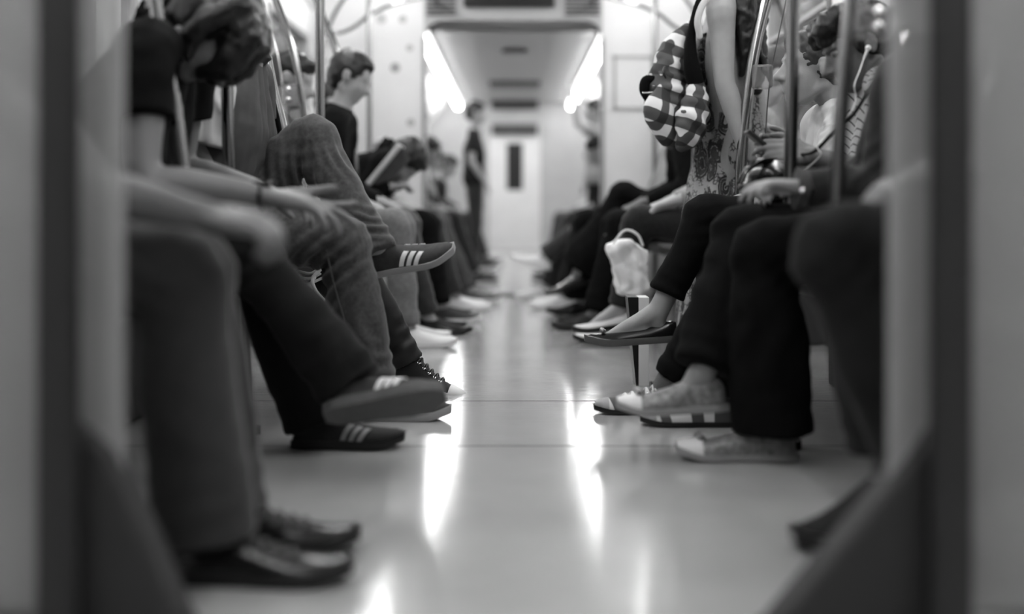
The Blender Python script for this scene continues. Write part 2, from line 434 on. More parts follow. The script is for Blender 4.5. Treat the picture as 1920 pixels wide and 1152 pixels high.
for xa, xb in ((OL+.02, -.42), (.36, OR-.02)):
    for k in range(5): g.box((xa, EY-.018, 1.985+k*.028), (xb, EY-.004, 1.999+k*.028))
build(g, 'vent_grille', 'dark', hd, smooth=False)
g = G()
for sx_, x0 in ((-1, OL), (1, OR)):
    g.box((x0-.012, EY-.01, 0), (x0+.012, EY+.13, OT-r))
struct(build(g, 'trim_3', 'grey', smooth=False))
g = G(); g.box((-.36, EY-.05, 2.04), (.285, EY-.005, 2.24)); tag(build(g, 'display_panel', 'black', smooth=False, bevel=.006), 'black display panel above the open passage to the next car', 'display')
g = G()
x0, x1, z0, z1 = .70, .985, 1.315, 1.70
for a, b in (((x0, EY-.012, z0), (x1, EY-.0005, z0+.02)), ((x0, EY-.012, z1-.02), (x1, EY-.0005, z1)), ((x0, EY-.012, z0), (x0+.02, EY-.0005, z1)), ((x1-.02, EY-.012, z0), (x1, EY-.0005, z1))): g.box(a, b)
fr = G(); fr.box((x0+.02, EY-.006, z0+.02), (x1-.02, EY-.0005, z1-.02))
p = thing('poster_frame', 'pale framed notice on the white end wall right of the passage', 'frame', (.84, EY, z0))
build(g, 'frame', 'wall_far', p, smooth=False); build(fr, 'sheet', 'wall', p, smooth=False)
for px, py, wd, lab in ((715, 35, .075, 'faint round notice, left one of the upper pair on the white end wall'), (755, 36, .06, 'faint round notice, right one of the upper pair on the white end wall'), (741, 127, .07, 'small dark grey notice below the upper pair on the white end wall'), (768, 90, .05, 'very pale small notice nearest the passage edge on the white end wall'), (770, 230, .06, 'small faint notice low on the white end wall left of the passage')):
    c = at(px, py, EY); g = G(); g.tube([c+Vector((0, -.003, 0)), c+Vector((0, -.0005, 0))], wd/2, 1, 24, False)
    tag(build(g, 'wall_sticker', 'grey' if py == 127 else 'wall_far', shade_auto=True), lab, 'sticker')

# gangway
g = G(); g.box((-.95, EY+.12, -.05), (.95, 9.09, .004)); struct(build(g, 'floor_gangway', 'floor', smooth=False))
g = G(); g.box((OL-.02, EY-.06, 0), (OR+.02, EY+.02, .010)); struct(build(g, 'trim_4', 'steel_dark', smooth=False))
g = G()
for sx in (-1, 1):
    for k in range(6):
        y = EY+.13+k*.115; g.box((sx*.70, y, 0), (sx*(.74+.05*(k % 2)), y+.11, 2.0))
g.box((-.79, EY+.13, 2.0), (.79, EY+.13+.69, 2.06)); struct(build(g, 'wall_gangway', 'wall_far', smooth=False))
for nm, a, b in (('left', -WX, -.7), ('right', .7, WX)):
    g = G(); g.box((a, CAR2[0]-.1, 0), (b, CAR2[0], CZ)); struct(build(g, 'wall_next_car_'+nm, 'wall', smooth=False))
g = G(); g.box((-.7, CAR2[0]-.1, 2.0), (.7, CAR2[0], CZ)); struct(build(g, 'wall_next_car_header', 'grey', smooth=False))
# far end with the cab door
g = G(); y = CAR2[1]
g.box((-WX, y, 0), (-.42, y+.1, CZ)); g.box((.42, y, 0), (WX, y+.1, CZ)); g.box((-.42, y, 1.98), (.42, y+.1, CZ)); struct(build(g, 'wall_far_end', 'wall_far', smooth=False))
g = G(); g.box((-.42, y+.02, .0), (.42, y+.06, .95)); g.box((-.42, y+.02, 1.72), (.42, y+.06, 1.98)); g.box((-.42, y+.02, .95), (-.13, y+.06, 1.72)); g.box((.13, y+.02, .95), (.42, y+.06, 1.72))
d = struct(build(g, 'door_9', 'wall', smooth=False))
g = G(); g.box((-.13, y+.025, .95), (.13, y+.05, 1.72)); build(g, 'door_window', 'black', d, smooth=False, bevel=.02)
g = G(); g.box((-.37, y-.05, 1.84), (.37, y, 2.02)); tag(build(g, 'door_sign', 'dark', smooth=False), 'dark sign strip over the narrow door at the far end', 'sign')
for Yc, hw, hh, m, lab in ((18.0, .36, .10, 'ceil_dark', 'black ceiling vent box nearest the far end door'), (15.3, .33, .05, 'dark', 'grey ceiling vent box halfway along the next car')):
    g = G(); g.box((-hw, Yc, CZ-.04-hh), (hw, Yc+.5, CZ-.04)); tag(build(g, 'ceiling_vent', m, smooth=False, bevel=.01), lab, 'vent')
g = G(); g.tube([(0, 12.4, CZ-.075), (0, 12.4, CZ-.04)], .13, 1, 24, False); tag(build(g, 'ceiling_fan_cover', 'steel_dark'), 'small round grey cover on the ceiling just past the passage', 'cover')

# fluorescent strips
LX, LZ = .90, 2.29
def lamp(sx, y0, y1, lab, grp, mm):
    t = thing('ceiling_light', lab, 'light', (sx*LX, (y0+y1)/2, LZ), grp)
    g = G(); g.box((sx*LX-.07, y0, LZ+.025), (sx*LX+.07, y1, CZ)); build(g, 'housing', 'wall_far', t, smooth=False)
    g = G(); g.tube([(sx*LX, y0+.03, LZ), (sx*LX, y1-.03, LZ)], .042, 1, 14, True); build(g, 'lamp_tube', mm, t)
for sx, s_ in ((-1, 'left'), (1, 'right')):
    for k in range(7): lamp(sx, -1.12+k*1.34, -1.12+k*1.34+1.2, 'fluorescent ceiling light in the %s row overhead above the passengers' % s_, 'overhead lights of this car, '+s_+' row', 'lamp')
    for k in range(7):
        ordn = ['nearest the passage', 'second from the passage', 'third from the passage', 'fourth from the passage', 'fifth from the passage', 'sixth from the passage', 'farthest from the passage'][k]
        lamp(sx, 9.5+k*1.34, 9.5+k*1.34+1.22, 'glowing fluorescent light in the %s row of the next car, %s' % (s_, ordn), 'ceiling lights of the next car', 'lamp_far')

# near partitions by the doors
PY = 1.52; s_ = F/PY
def pp(px, py, Y=PY): return at(px, py, Y)
for sx, nm in ((-1, 'left'), (1, 'right')):
    if sx < 0: edge, p0 = 205, 110; poly = [(120, 790), (150, 800), (205, 850), (262, 985), (345, 1180), (372, 1251), (95, 1251)]
    else: edge, p0 = 1692, 1782; poly = [(1770, 790), (1745, 810), (1712, 860), (1600, 1000), (1450, 1180), (1388, 1251), (1815, 1251)]
    t = thing('glass_partition', 'tall scuffed glass screen with a dark post at the %s edge of the picture' % nm, 'partition', (at(p0, 0, PY).x, PY, 0), 'glass screens beside the doors')
    e = at(edge, 0, PY).x
    g = G(); g.box((e, PY+.05, .05), (sx*WX, PY+.062, 2.2)); build(g, 'glass_pane', 'screen_glass', t, smooth=False)
    px = at(p0, 0, PY).x
    g = G(); g.tube([(px, PY, .03), (px, PY, 2.34)], .027, 1, 24, False); build(g, 'post', 'steel_dark', t)
    g = G(); g.tube([(px, PY, 0), (px, PY, .035)], .05, 1, 24, False); build(g, 'post_foot', 'steel_dark', t)
    g = G(); Pg = [at(a, b, PY+.03) for a, b in poly]
    for q in Pg: q.z = max(q.z, .001)
    g.prism(Pg, (0, .07, 0)); build(g, 'base_panel', 'base', t, smooth=False, bevel=.012)

# benches
def bench(sx, y0, y1, lab):
    t = thing('bench', lab, 'bench', (sx*1.1, (y0+y1)/2, 0), 'seats along the walls')
    n = max(1, round((y1-y0)/.46)); d = (y1-y0)/n
    for k in range(n):
        a = y0+k*d+.012; b = y0+(k+1)*d-.012
        def prof(y): 
            P = [(.70, .40), (.69, .425), (.72, .44), (.85, .43), (1.05, .42), (1.14, .44), (1.2, .52), (1.26, .72), (1.30, .92), (1.345, .93), (1.37, .90), (1.37, .38), (1.1, .37)]
            return [(sx*x, y, z) for x, z in P]
        g = G(); g.prism(prof(a), (0, b-a, 0)); build(g, 'seat_shell', 'seat', t, smooth=False, bevel=.012)
    g = G(); g.box((sx*1.06, y0+.03, 0), (sx*WX, y1-.03, .375)); build(g, 'heater_box', 'dark', t, smooth=False, bevel=.01)
    g = G(); g.tube([(sx*.76, y0, .38), (sx*.76, y1, .38)], .016, 1, 12); build(g, 'front_rail', 'steel_dark', t)
for sx, nm in ((-1, 'left'), (1, 'right')):
    bench(sx, 1.66, 4.0, 'moulded bench under the near %s passengers, behind the glass screen' % nm)
    bench(sx, 5.12, 7.95, 'moulded bench under the far %s passengers, up to the end wall' % nm)
    bench(sx, 9.4, 11.1, 'moulded bench on the %s in the next car, nearest the passage' % nm)
    bench(sx, 12.6, 16.0, 'moulded bench on the %s in the next car, toward the far door' % nm)

# hand rails
def rail(Y, path, lab, r=.0165, cat='rail', double=0, name='hand_rail', m='steel', top=None, foot=True, grp=None):
    P = [at(a, b, Y) for a, b in path]
    if P[0].z < CZ-.12:      # carry the rail on up to the ceiling
        d = (P[0]-P[1]).normalized(); k = CZ-P[0].z
        P = [Vector((P[0].x+d.x*k*.35, Y, CZ)), Vector((P[0].x+d.x*k*.3, Y, P[0].z+k*.5))]+P
    t = thing(name, lab, cat, (P[-1].x, Y, max(P[-1].z, 0)), grp)
    g = G(); g.tube(P, r, 4, 18, False); build(g, 'rail_tube', m, t)
    if double:
        g = G(); g.tube([p+Vector((double, .02, 0)) for p in P], r*.85, 4, 18, False); build(g, 'rail_tube', m, t)
    if P[-1].z < .05:
        q = P[-1]; g = G(); g.tube([(q.x, Y, 0), (q.x, Y, .02)], r*1.9, 1, 18, False); build(g, 'floor_flange', m, t)
    return t
def flr(Y): return 400+CH*F/Y-1
def top(Y): return 400-(CZ-CH)*F/Y
r1 = rail(3.08, [(424, top(3.08)), (424, 0), (426, 170), (431, 340), (448, 520), (461, 700), (467, flr(3.08))], 'steel pole in front of the dark-trousered man on the left, bending inwards low down', .0165, 'pole', name='pole')
r2 = rail(2.9, [(1486, top(2.9)), (1486, 0), (1485, 160), (1482, 340), (1480, 600), (1479, flr(2.9))], 'straight steel pole in front of the woman in the white shirt on the right', .0165, 'pole', name='pole')
rail(2.60, [(270, -260), (292, 0), (322, 170), (346, 340), (350, 372)], 'out-of-focus slanting rail across the arm of the head-bowed passenger on the left', .0165, 'rail')
rr = rail(2.3, [(1622, -240), (1597, 0), (1580, 170), (1569, 380), (1565, 480), (1563, 570)], 'out-of-focus slanting rail just left of the right glass screen', .015, 'rail')
ra = rail(4.05, [(445, -260), (478, -20), (500, 110), (513, 175), (528, 240), (540, 330), (546, 420), (548, 470)], 'curved steel rail in sharp focus above the raised jeans knee', .0195, 'rail')
rb = rail(4.05, [(1540, -300), (1476, -120), (1438, 0), (1414, 100), (1401, 190), (1391, 290), (1387, 380), (1386, 470)], 'curved steel rail in sharp focus in front of the standing woman', .0195, 'rail')
rc = rail(5.05, [(480, -100), (517, 0), (545, 80), (563, 160), (573, 240), (578, 330), (580, 430)], 'curved steel rail above the raised jeans knee, left of the blurred upright pole', .0155, 'rail')
rail(4.6, [(600, top(4.6)), (600, 0), (600, 300), (600, flr(4.6))], 'blurred upright steel pole directly above the raised jeans knee', .0185, 'pole', name='pole')
rail(5.9, [(600, 20), (625, 80), (645, 150), (657, 220), (664, 300), (666, 380)], 'blurred curving rail between the upright pole and the raised far-left head', .02, 'rail')
rail(5.05, [(1440, -60), (1465, 20), (1480, 90)][::-1][::-1], 'short piece of thin dark rail behind the right-hand pole', .011, 'rail')
rail(5.05, [(1548, -60), (1555, 10), (1562, 60)], 'short piece of dark rail above the man wearing an earphone', .014, 'rail')
for sx, px, nm in ((-1, 692, 'left'), (1, 1228, 'right')):
    Y = 8.08; pth = [(px, top(Y)), (px, 25), (px, 200), (px, flr(Y))]
    t = rail(Y, pth, 'thin upright pole before the white end wall on the %s' % nm, .0165, 'pole', name='pole')
    c = 965
    q = lambda a, b: (c+sx*a, b)
    for pth in ([q(273, 28), (965+sx*235, 10), (965+sx*190, -2), (965+sx*150, -8)], [q(273, 28), q(300, 50), q(330, 62), q(352, 58)], [q(315, -10), q(335, 20), q(352, 58), q(368, 100)]):
        PB = [at(a, b, Y) for a, b in pth]; e_ = PB[-1]; PB.append(Vector((e_.x, EY-.002, e_.z-.02)))
        g = G(); g.tube(PB, .014, 4, 12); build(g, 'branch_tube', 'steel', t)
def divider(Y, sx, edge, lab, clamps, studs=False):
    P = [at(a, b, Y) for a, b in edge]
    t = thing('glass_divider', lab, 'divider', (P[-1].x, Y, P[-1].z))
    poly = [(p.x, Y, p.z) for p in P]+[(sx*(WX-.01), Y, P[-1].z), (sx*(WX-.01), Y, P[0].z)]
    if sx < 0: poly = poly[::-1]
    g = G(); g.prism(poly, (0, .008, 0)); build(g, 'glass_pane', 'glass', t, smooth=False)
    g = G(); g.tube([p+Vector((0, .004, 0)) for p in P], .0022, 3, 8); build(g, 'edge_strip', 'steel_dark' if sx > 0 else 'chrome', t)
    for (x0, y0, x1, y1) in clamps:
        a, b = at(x0, y0, Y-.02), at(x1, y1, Y-.02)
        g = G(); g.box((a.x, Y-.028, b.z), (b.x, Y+.03, a.z)); c = build(g, 'clamp_block', 'acrylic', t, smooth=False, bevel=.008)
        for (u, v) in ((.5, .25), (.5, .75)) if studs else ():
            h = G(); h.tube([(a.x+(b.x-a.x)*u, Y-.036, a.z+(b.z-a.z)*v), (a.x+(b.x-a.x)*u, Y-.028, a.z+(b.z-a.z)*v)], .012, 1, 14); build(h, 'bolt', 'chrome', c)
divider(4.05, -1, [(440, -40), (458, 60), (464, 125), (470, 175), (480, 260), (486, 330), (490, 420)], 'clear divider pane beside the sharp curved rail on the left', [(459, 127, 499, 170)])
divider(4.05, 1, [(1492, -80), (1475, 0), (1450, 116), (1441, 180), (1436, 250), (1432, 330), (1430, 420)], 'clear divider pane beside the sharp curved rail on the right', [(1410, 121, 1449, 165)])
divider(5.05, -1, [(478, -40), (500, 30), (522, 110), (530, 170), (540, 250), (545, 330)], 'clear divider pane behind the raised jeans knee with two bolts on its clamp', [(527, 158, 557, 196)], True)
divider(2.3, 1, [(1712, -60), (1690, 60), (1680, 170), (1672, 260), (1668, 330)], 'near clear divider pane beside the out-of-focus slanting rail on the right', [(1604, 12, 1682, 66)], True)
# ================================================================== FIGURE BUILDERS
def V(*a): return Vector(a)
def head_parts(g, c, fwd, s=1.0, side=None):
    """adult head centred at c (between the ears), facing fwd, tilt given by fwd itself."""
    f = fwd.normalized(); y = Yv - f*f.y; y.normalize(); u = f.cross(y)
    if u.z < 0 and f.z > -.97: u = -u
    if side is not None: u = side.normalized(); u = (u-f*u.dot(f)).normalized(); y = u.cross(f)
    c = Vector(c); L = lambda a, b, d: c+(f*a+y*b+u*d)*s
    ax = (f, y, u)
    g.ell(L(-.012, 0, .035), (.098*s, .077*s, .088*s), ax, 24, 16)
    g.ell(L(.03, 0, -.03), (.062*s, .060*s, .088*s), ax, 20, 14)
    g.ell(L(.052, 0, -.092), (.032*s, .034*s, .026*s), ax)
    g.tube([L(-.02, .052, -.055), L(.045, .022, -.098)], [.018*s, .016*s], 2, 10); g.tube([L(-.02, -.052, -.055), L(.045, -.022, -.098)], [.018*s, .016*s], 2, 10)
    g.tube([L(.082, 0, .012), L(.098, 0, -.012), L(.113, 0, -.033)], [.009*s, .010*s, .0135*s], 3, 10)   # nose
    g.ell(L(.098, .012, -.037), .0085*s, ax, 10, 8); g.ell(L(.098, -.012, -.037), .0085*s, ax, 10, 8)
    g.tube([L(.074, .04, .026), L(.086, .012, .022)], .009*s, 2, 10); g.tube([L(.074, -.04, .026), L(.086, -.012, .022)], .009*s, 2, 10)  # brow
    g.tube([L(.080, .022, -.060), L(.090, 0, -.057), L(.080, -.022, -.060)], .0062*s, 3, 8)   # lips
    g.tube([L(.078, .019, -.070), L(.087, 0, -.071), L(.078, -.019, -.070)], .0068*s, 3, 8)
    for k in (-1, 1):
        g.ell(L(.058, k*.038, -.026), (.026*s, .02*s, .022*s), ax, 12, 8)     # cheek
        g.ell(L(-.008, k*.079, -.006), (.016*s, .009*s, .028*s), (f*.93+y*.37*k, y*.93-f*.37*k, u), 14, 10)   # ear
        g.tube([L(.002, k*.078, -.02), L(-.012, k*.088, -.03), L(-.026, k*.09, -.005), L(-.018, k*.088, .02), L(.002, k*.08, .02)], .005*s, 3, 8)
    return L, f, y, u
def hand_parts(g, wrist, d, n, thumb, curl=(.5,)*4, s=1.0, spread=.06, tcurl=.3, fr=1.0):
    """wrist point, finger direction d, palm normal n (facing out of the palm), thumb side vector."""
    d = d.normalized(); n = (n-d*n.dot(d)).normalized(); t = n.cross(d); 
    if t.dot(thumb) < 0: t = -t
    w = Vector(wrist)
    for k, o in enumerate((.030, .010, -.010, -.028)):
        kn = w+(d*(.088-.006*abs(k-1))+t*o)*s
        g.tube([w+t*o*.55*s, w+(d*.045+t*o*.9)*s, kn], [.0155*s, .0155*s, .0115*s], 3, 12)
    for k, o in enumerate((.030, .010, -.010, -.028)):
        L = (.070, .080, .074, .058)[k]*s; c = curl[k % len(curl)]; fd = (d+t*spread*(1.5-k)).normalized()
        p = w+(d*(.088-.006*abs(k-1))+t*o)*s; P = [p-fd*.012*s, p]
        a = c*.55
        for q, fr_ in enumerate((.45, .3, .25)):
            dirv = fd*math.cos(a)+n*math.sin(a); p = p+dirv*L*fr_; P.append(p); a += c*(.9 if q == 0 else .6)
        g.tube(P, [x*s*fr for x in (.010, .0098, .0085, .0078, .0066)], 3, 10)
    b = w+(d*.022+t*.022)*s
    q1 = w+(d*.050+t*.050+n*.012*tcurl*3)*s; q2 = q1+(d*.9+t*.35+n*tcurl).normalized()*.032*s; q3 = q2+(d*1.0-t*.05+n*tcurl*1.4).normalized()*.027*s
    g.tube([b, q1, q2, q3], [.0165*s, .0125*s*fr, .0102*s*fr, .0082*s*fr], 3, 12)
    return q3
# ------------------------------------------------------------------ shoes
PROF = {  # t, half width, top height above sole
 'sneaker': [(0, .016, .058), (.05, .028, .078), (.16, .033, .092), (.30, .034, .090), (.42, .035, .074), (.55, .040, .062), (.70, .045, .052), (.84, .042, .044), (.94, .031, .034), (1, .014, .022)],
 'high':    [(0, .016, .085), (.05, .028, .105), (.16, .033, .118), (.30, .034, .112), (.42, .035, .088), (.55, .040, .068), (.70, .044, .052), (.84, .041, .042), (.94, .031, .034), (1, .014, .022)],
 'flat':    [(0, .014, .062), (.06, .027, .068), (.2, .033, .060), (.38, .036, .050), (.55, .040, .045), (.70, .043, .042), (.84, .037, .036), (.94, .024, .028), (1, .008, .016)],
 'dress':   [(0, .016, .058), (.05, .028, .072), (.16, .033, .082), (.30, .033, .080), (.42, .034, .070), (.55, .039, .056), (.70, .043, .044), (.84, .040, .036), (.94, .029, .028), (1, .012, .018)],
}
def shoe(parent, kind, heel, fwd, up, L=.28, upper='sneaker', sole='white_rubber', stripes=None, toe=None, laces=None, sole_h=.022, spring=.02, panels=(), scale=1.0, sname='shoe', bows=None, sole_label=None, label=None):
    f = fwd.normalized(); u = (up-f*up.dot(f)).normalized(); y = u.cross(f); heel = Vector(heel)
    pr = PROF[kind]; T = [p[0] for p in pr]
    def wd(t): return float(np.interp(t, T, [p[1] for p in pr]))*scale
    def ht(t): return float(np.interp(t, T, [p[2] for p in pr]))*scale
    def z0(t): return spring*max(0, (t-.72)/.28)**2
    def surf(t, a, off=0):
        ca, sa = math.cos(a), math.sin(a)
        yy = (wd(t)+off)*math.copysign(abs(ca)**.75, ca); zz = sole_h*.6+z0(t)+(ht(t)+off-sole_h*.6)*abs(sa)**.8
        return heel+f*(t*L+(off if t > .97 else 0))+y*yy+u*zz
    tt = [0, .02, .05, .1, .16, .23, .3, .36, .42, .48, .55, .62, .7, .77, .84, .89, .94, .975, 1]
    g = G(); N = 18; vs = []; fs = []
    for t in tt:
        for k in range(N+1): vs.append(surf(t, math.pi*k/N))
    m = N+1; n = len(tt)
    for i in range(n-1):
        for k in range(N): fs.append((i*m+k, (i+1)*m+k, (i+1)*m+k+1, i*m+k+1))
        fs.append((i*m+N, (i+1)*m+N, (i+1)*m, i*m))
    fs += [tuple(range(m)), tuple((n-1)*m+k for k in range(m))[::-1]]
    g.add(vs, fs); sh = build(g, sname, upper, parent)
    if label: sh['label'] = label
    g = G(); vs = []; fs = []; e = .005*scale
    for t in tt:
        w_ = wd(t)+e; zz = z0(t); c = heel+f*(t*L+(e if t > .97 else (-e if t < .01 else 0)))
        bw = w_*.93
        vs += [c+y*bw+u*zz, c+y*w_+u*(zz+sole_h*.45), c+y*(w_-.001)+u*(zz+sole_h), c-y*(w_-.001)+u*(zz+sole_h), c-y*w_+u*(zz+sole_h*.45), c-y*bw+u*zz]
    for i in range(n-1):
        for k in range(6): fs.append((i*6+k, (i+1)*6+k, (i+1)*6+(k+1) % 6, i*6+(k+1) % 6))
    fs += [tuple(range(6))[::-1], tuple((n-1)*6+k for k in range(6))]
    g.add(vs, [f_[::-1] for f_ in fs]); so = build(g, 'sole', sole, sh)
    def patch(fn, m_, nm, nu=8, nv=6, th=.0022):
        g = G(); g.grid(fn, nu, nv, th); return build(g, nm, m_, sh)
    if stripes:
        sm_, tlist = stripes
        for sgn in (0, 1):
            for t0 in tlist:
                def fn(a, b, t0=t0, sgn=sgn):
                    an = .12+a*1.0; t = t0-.06+b*.046+a*.085; an = an if sgn == 0 else math.pi-an
                    p = surf(t, an, .0008); q = surf(t, an, .004); return p, (q-p).normalized()
                patch(fn, sm_, 'stripe', 8, 2)
    if toe:
        def fn(a, b):
            t = .80+.2*a; an = math.pi*b; p = surf(t, an, .0012); q = surf(t, an, .004); return p, (q-p).normalized()
        patch(fn, toe, 'toe_cap', 8, 14, .003)
    for (ta, tb, a0, a1, sl, pm) in panels:
        def fn(a, b):
            an = a0+(a1-a0)*b; t = min(.995, ta+(tb-ta)*a+sl*abs(math.sin(an))); p = surf(t, an, .001); q = surf(t, an, .004); return p, (q-p).normalized()
        patch(fn, pm, 'panel', 6, 14)
    if laces:
        g = G()
        for k in range(5):
            t = .36+.075*k
            g.tube([surf(t, 1.05, .002), surf(t+.02, math.pi/2, .007), surf(t+.04, math.pi-1.05, .002)], .0032, 4, 8)
            g.tube([surf(t+.03, 1.05, .002), surf(t+.02, math.pi/2, .007), surf(t, math.pi-1.05, .002)], .0032, 4, 8)
        build(g, 'laces', laces, sh)
        for k in range(5):
            for a in (.95, math.pi-.95):
                g = G(); t = .37+.075*k; p = surf(t, a, .003); nrm = (surf(t, a, .01)-surf(t, a, 0)).normalized(); ta_ = nrm.cross(f).normalized(); fb = nrm.cross(ta_)
                g.tube([p+(ta_*math.cos(q*math.pi/5)+fb*math.sin(q*math.pi/5))*.0040 for q in range(11)], .0011, 1, 6, False)
                build(g, 'eyelet', 'chrome', sh)
    if bows:
        g = G(); c = surf(.80, math.pi/2, .003); g.obox(c+u*.004, (f, y, u), (.006, .014, .004)); g.tube([c, c+y*.016+u*.007+f*.004], [.004, .008], 2, 8); g.tube([c, c-y*.016+u*.007+f*.004], [.004, .008], 2, 8)
        build(g, 'bow', bows, sh)
    return sh
def foot_parts(g, ankle, heel, fwd, up, L, bare=True):
    f = fwd.normalized(); u = (up-f*up.dot(f)).normalized(); heel = Vector(heel)
    a = Vector(ankle); q = 1.0 if bare else .72
    g.tube([a, heel+f*L*.2+u*.040*q, heel+f*L*.14+u*.028*q], [.033, .026*q, .018*q], 3, 12)
    hs = (.054, .031, .009, .008) if bare else (.036, .022, .012, .010)
    g.tube([a+f*.01*q, heel+f*L*.38+u*hs[0], heel+f*L*.58+u*hs[1], heel+f*L*.78+u*hs[2], heel+f*L*.85+u*hs[3]], [.034, .029*q, .023*q, .013*q, .009*q], 3, 14, squash=(u, .9))
    y = u.cross(f)
    for k in (-1, 1): g.tube([heel+f*L*.35+u*.024*q+y*.006*k, heel+f*L*.6+u*.012*q+y*.010*k*q, heel+f*L*.78+u*.008*q+y*.010*k*q], [.018*q, .013*q, .008*q], 3, 10)

def person(lab, fx, pelvis, chest, neck, head, face, legs, arms, skin='skin_mid', vox=.008, hair=None, hair_m='hair', shirt=None, sleeve=1.0, trouser='denim', cuff=None, folds=(), group=None, bulk=1.0, shirt_folds=(), hand_s=1.0, side_sep=.095, shirt_v=None, trouser_v=None, cloth_disp=.0035, skirt=None, name='person', head_s=1.0, face_up=None, leg_r=1.0, eyes=False, shoulder_z=0):
    """legs: list of dicts(hip?, knee, ankle, heel, fwd, up, L, hem, shoe=dict). arms: dicts(sh, el, wr, d, n, th, curl)."""
    P, Cc, N, H = map(Vector, (pelvis, chest, neck, head))
    yo = [Yv*k for k in (-1, 1)]
    g = G()
    for k in (-1, 0, 1):
        g.tube([P+Yv*.085*k, P.lerp(Cc, .45)+Yv*.07*k, Cc+Yv*.085*k, N-Z*.05+Yv*.05*k], [.095, .085, .092, .05], 4, 16)
    g.tube([N-(H-N).normalized()*.03, N, H.lerp(N, .4)], [.056, .052, .052], 3, 16)
    Lh, hf, hy, hu = head_parts(g, H, Vector(face), head_s, face_up)
    zlow = 9
    for lg in legs:
        hip = Vector(lg.get('hip', P+Yv*lg['s']*side_sep)); k, a = Vector(lg['knee']), Vector(lg['ankle'])
        lg['hip'] = hip
        g.tube([hip, hip.lerp(k, .5), k, k.lerp(a, .35), k.lerp(a, .75), a], [.072, .062, .05, .047, .034, .033], 4, 16)
        hl = Vector(lg['heel']); fw = Vector(lg['fwd']); up = Vector(lg.get('up', Z)); L = lg.get('L', .27)
        foot_parts(g, a, hl+up.normalized()*.016, fw, up, L, not lg.get('shoe') or lg['shoe']['kind'] == 'flat')
        zlow = min(zlow, hl.z)
    for ar in arms:
        sh, el, wr = Vector(ar['sh']), Vector(ar['el']), Vector(ar['wr'])
        g.tube([N.lerp(sh, .4)-Z*.03, sh, sh.lerp(el, .4), el, el.lerp(wr, .3), wr], [.05, .055, .045, .036, .037, .025], 4, 16)
        hand_parts(g, wr, Vector(ar['d']), Vector(ar['n']), Vector(ar['th']), ar.get('curl', (.6, .65, .7, .75)), ar.get('s', 1.0)*hand_s, ar.get('spread', .06), ar.get('tc', .3))
    base = (P.x, P.y, max(0, min(zlow, .6) if legs else 0))
    body = build(g, name, skin, None, base, voxel=vox, sm=3)
    body['_org'] = tuple(base); tag(body, lab, 'person', group)
    if eyes:
        for k in (-1, 1):
            e = G(); e.ell(Lh(.074, k*.03, .008), (.012*head_s, .013*head_s, .010*head_s), (hf, hy, hu), 14, 10); build(e, 'eye', 'eye', body)
    # trousers
    if trouser:
        g = G()
        for k in (-1, 0, 1): g.tube([P+Yv*.09*k-Z*.0, P.lerp(Cc, .3)+Yv*.075*k], [.115*bulk, .105*bulk], 3, 18)
        for lg in legs:
            hip, k, a = lg['hip'], Vector(lg['knee']), Vector(lg['ankle']); hem = lg.get('hem', .062); hf_ = lg.get('hemat', .93); lr = lg.get('r', leg_r)
            end = k.lerp(a, hf_+.06*(hf_ >= .9)); mid = k.lerp(end, .45)
            if 'mid' in lg: mid = Vector(lg['mid'])
            g.tube([hip, hip.lerp(k, .45), k.lerp(hip, .12)], [.098*lr, .088*lr, .070*lr], 4, 20)
            kn = k+(k-hip.lerp(a, .5)).normalized()*.004
            sh_ = lg.get('shin', .068*lr)
            g.tube([k.lerp(hip, .14), kn, k.lerp(end, .14), mid, k.lerp(end, .78), end], [.070*lr, .069*lr, .066*lr, (sh_+hem)/2*.98, hem*.98, hem], 4, 22, False)
            g.ell(k, .066*lr)
        fo = list(folds)
        for lg in legs:
            hip, k, a = lg['hip'], Vector(lg['knee']), Vector(lg['ankle'])
            back = (hip.lerp(a, .5)-k).normalized()
            fo.append((k+back*.06, (k-hip).normalized()*.5+(k-a).normalized()*.9, .041, .075, .0040))
            fo.append((k.lerp(a, .86), (a-k), .052, .08, .0035))
            fo.append((hip.lerp(k, .12), (k-hip), .09, .11, .004))
        build(g, 'trousers', trouser, body, voxel=trouser_v or vox*.95, sm=4, disp=(cloth_disp, 14), folds=fo)
    if skirt:
        skirt(body)
    if shirt:
        g = G()
        for k in (-1, 0, 1):
            g.tube([P.lerp(Cc, .05)+Yv*.09*k, P.lerp(Cc, .45)+Yv*.08*k, Cc+Yv*.095*k, N-Z*.05+Yv*.06*k], [.125*bulk, .112*bulk, .112*bulk, .062], 4, 20)
        g.tube([N-(H-N).normalized()*.05, N+(H-N).normalized()*.012], [.075, .064], 2, 20, False)
        fo = list(shirt_folds)
        for ar in arms:
            sh, el, wr = Vector(ar['sh']), Vector(ar['el']), Vector(ar['wr']); sl = ar.get('sleeve', sleeve)
            if sl <= .5: g.tube([N.lerp(sh, .4)-Z*.03, sh, sh.lerp(el, sl*2*.85)], [.064, .07, .068], 4, 18, False)
            else:
                e2 = el.lerp(wr, (sl-.5)*2*.96)
                g.tube([N.lerp(sh, .4)-Z*.03, sh, sh.lerp(el, .45), el, el.lerp(e2, .5), e2], [.064, .07, .06, .053, .046, .038], 4, 18, False)
                fo.append((el, (el-sh).normalized()+(el-wr).normalized(), .035, .08, .005))
            fo.append((sh.lerp(el, .15), (el-sh)+Yv*.15, .075, .09, .0025))
        fo.append((P.lerp(Cc, .3)+Vector((fx*.08, 0, 0)), (Cc-P)+Vector((fx*.15, 0, 0)), .085, .14, .004))
        build(g, 'shirt', shirt, body, voxel=shirt_v or vox, sm=4, disp=(.004, 12), folds=fo)
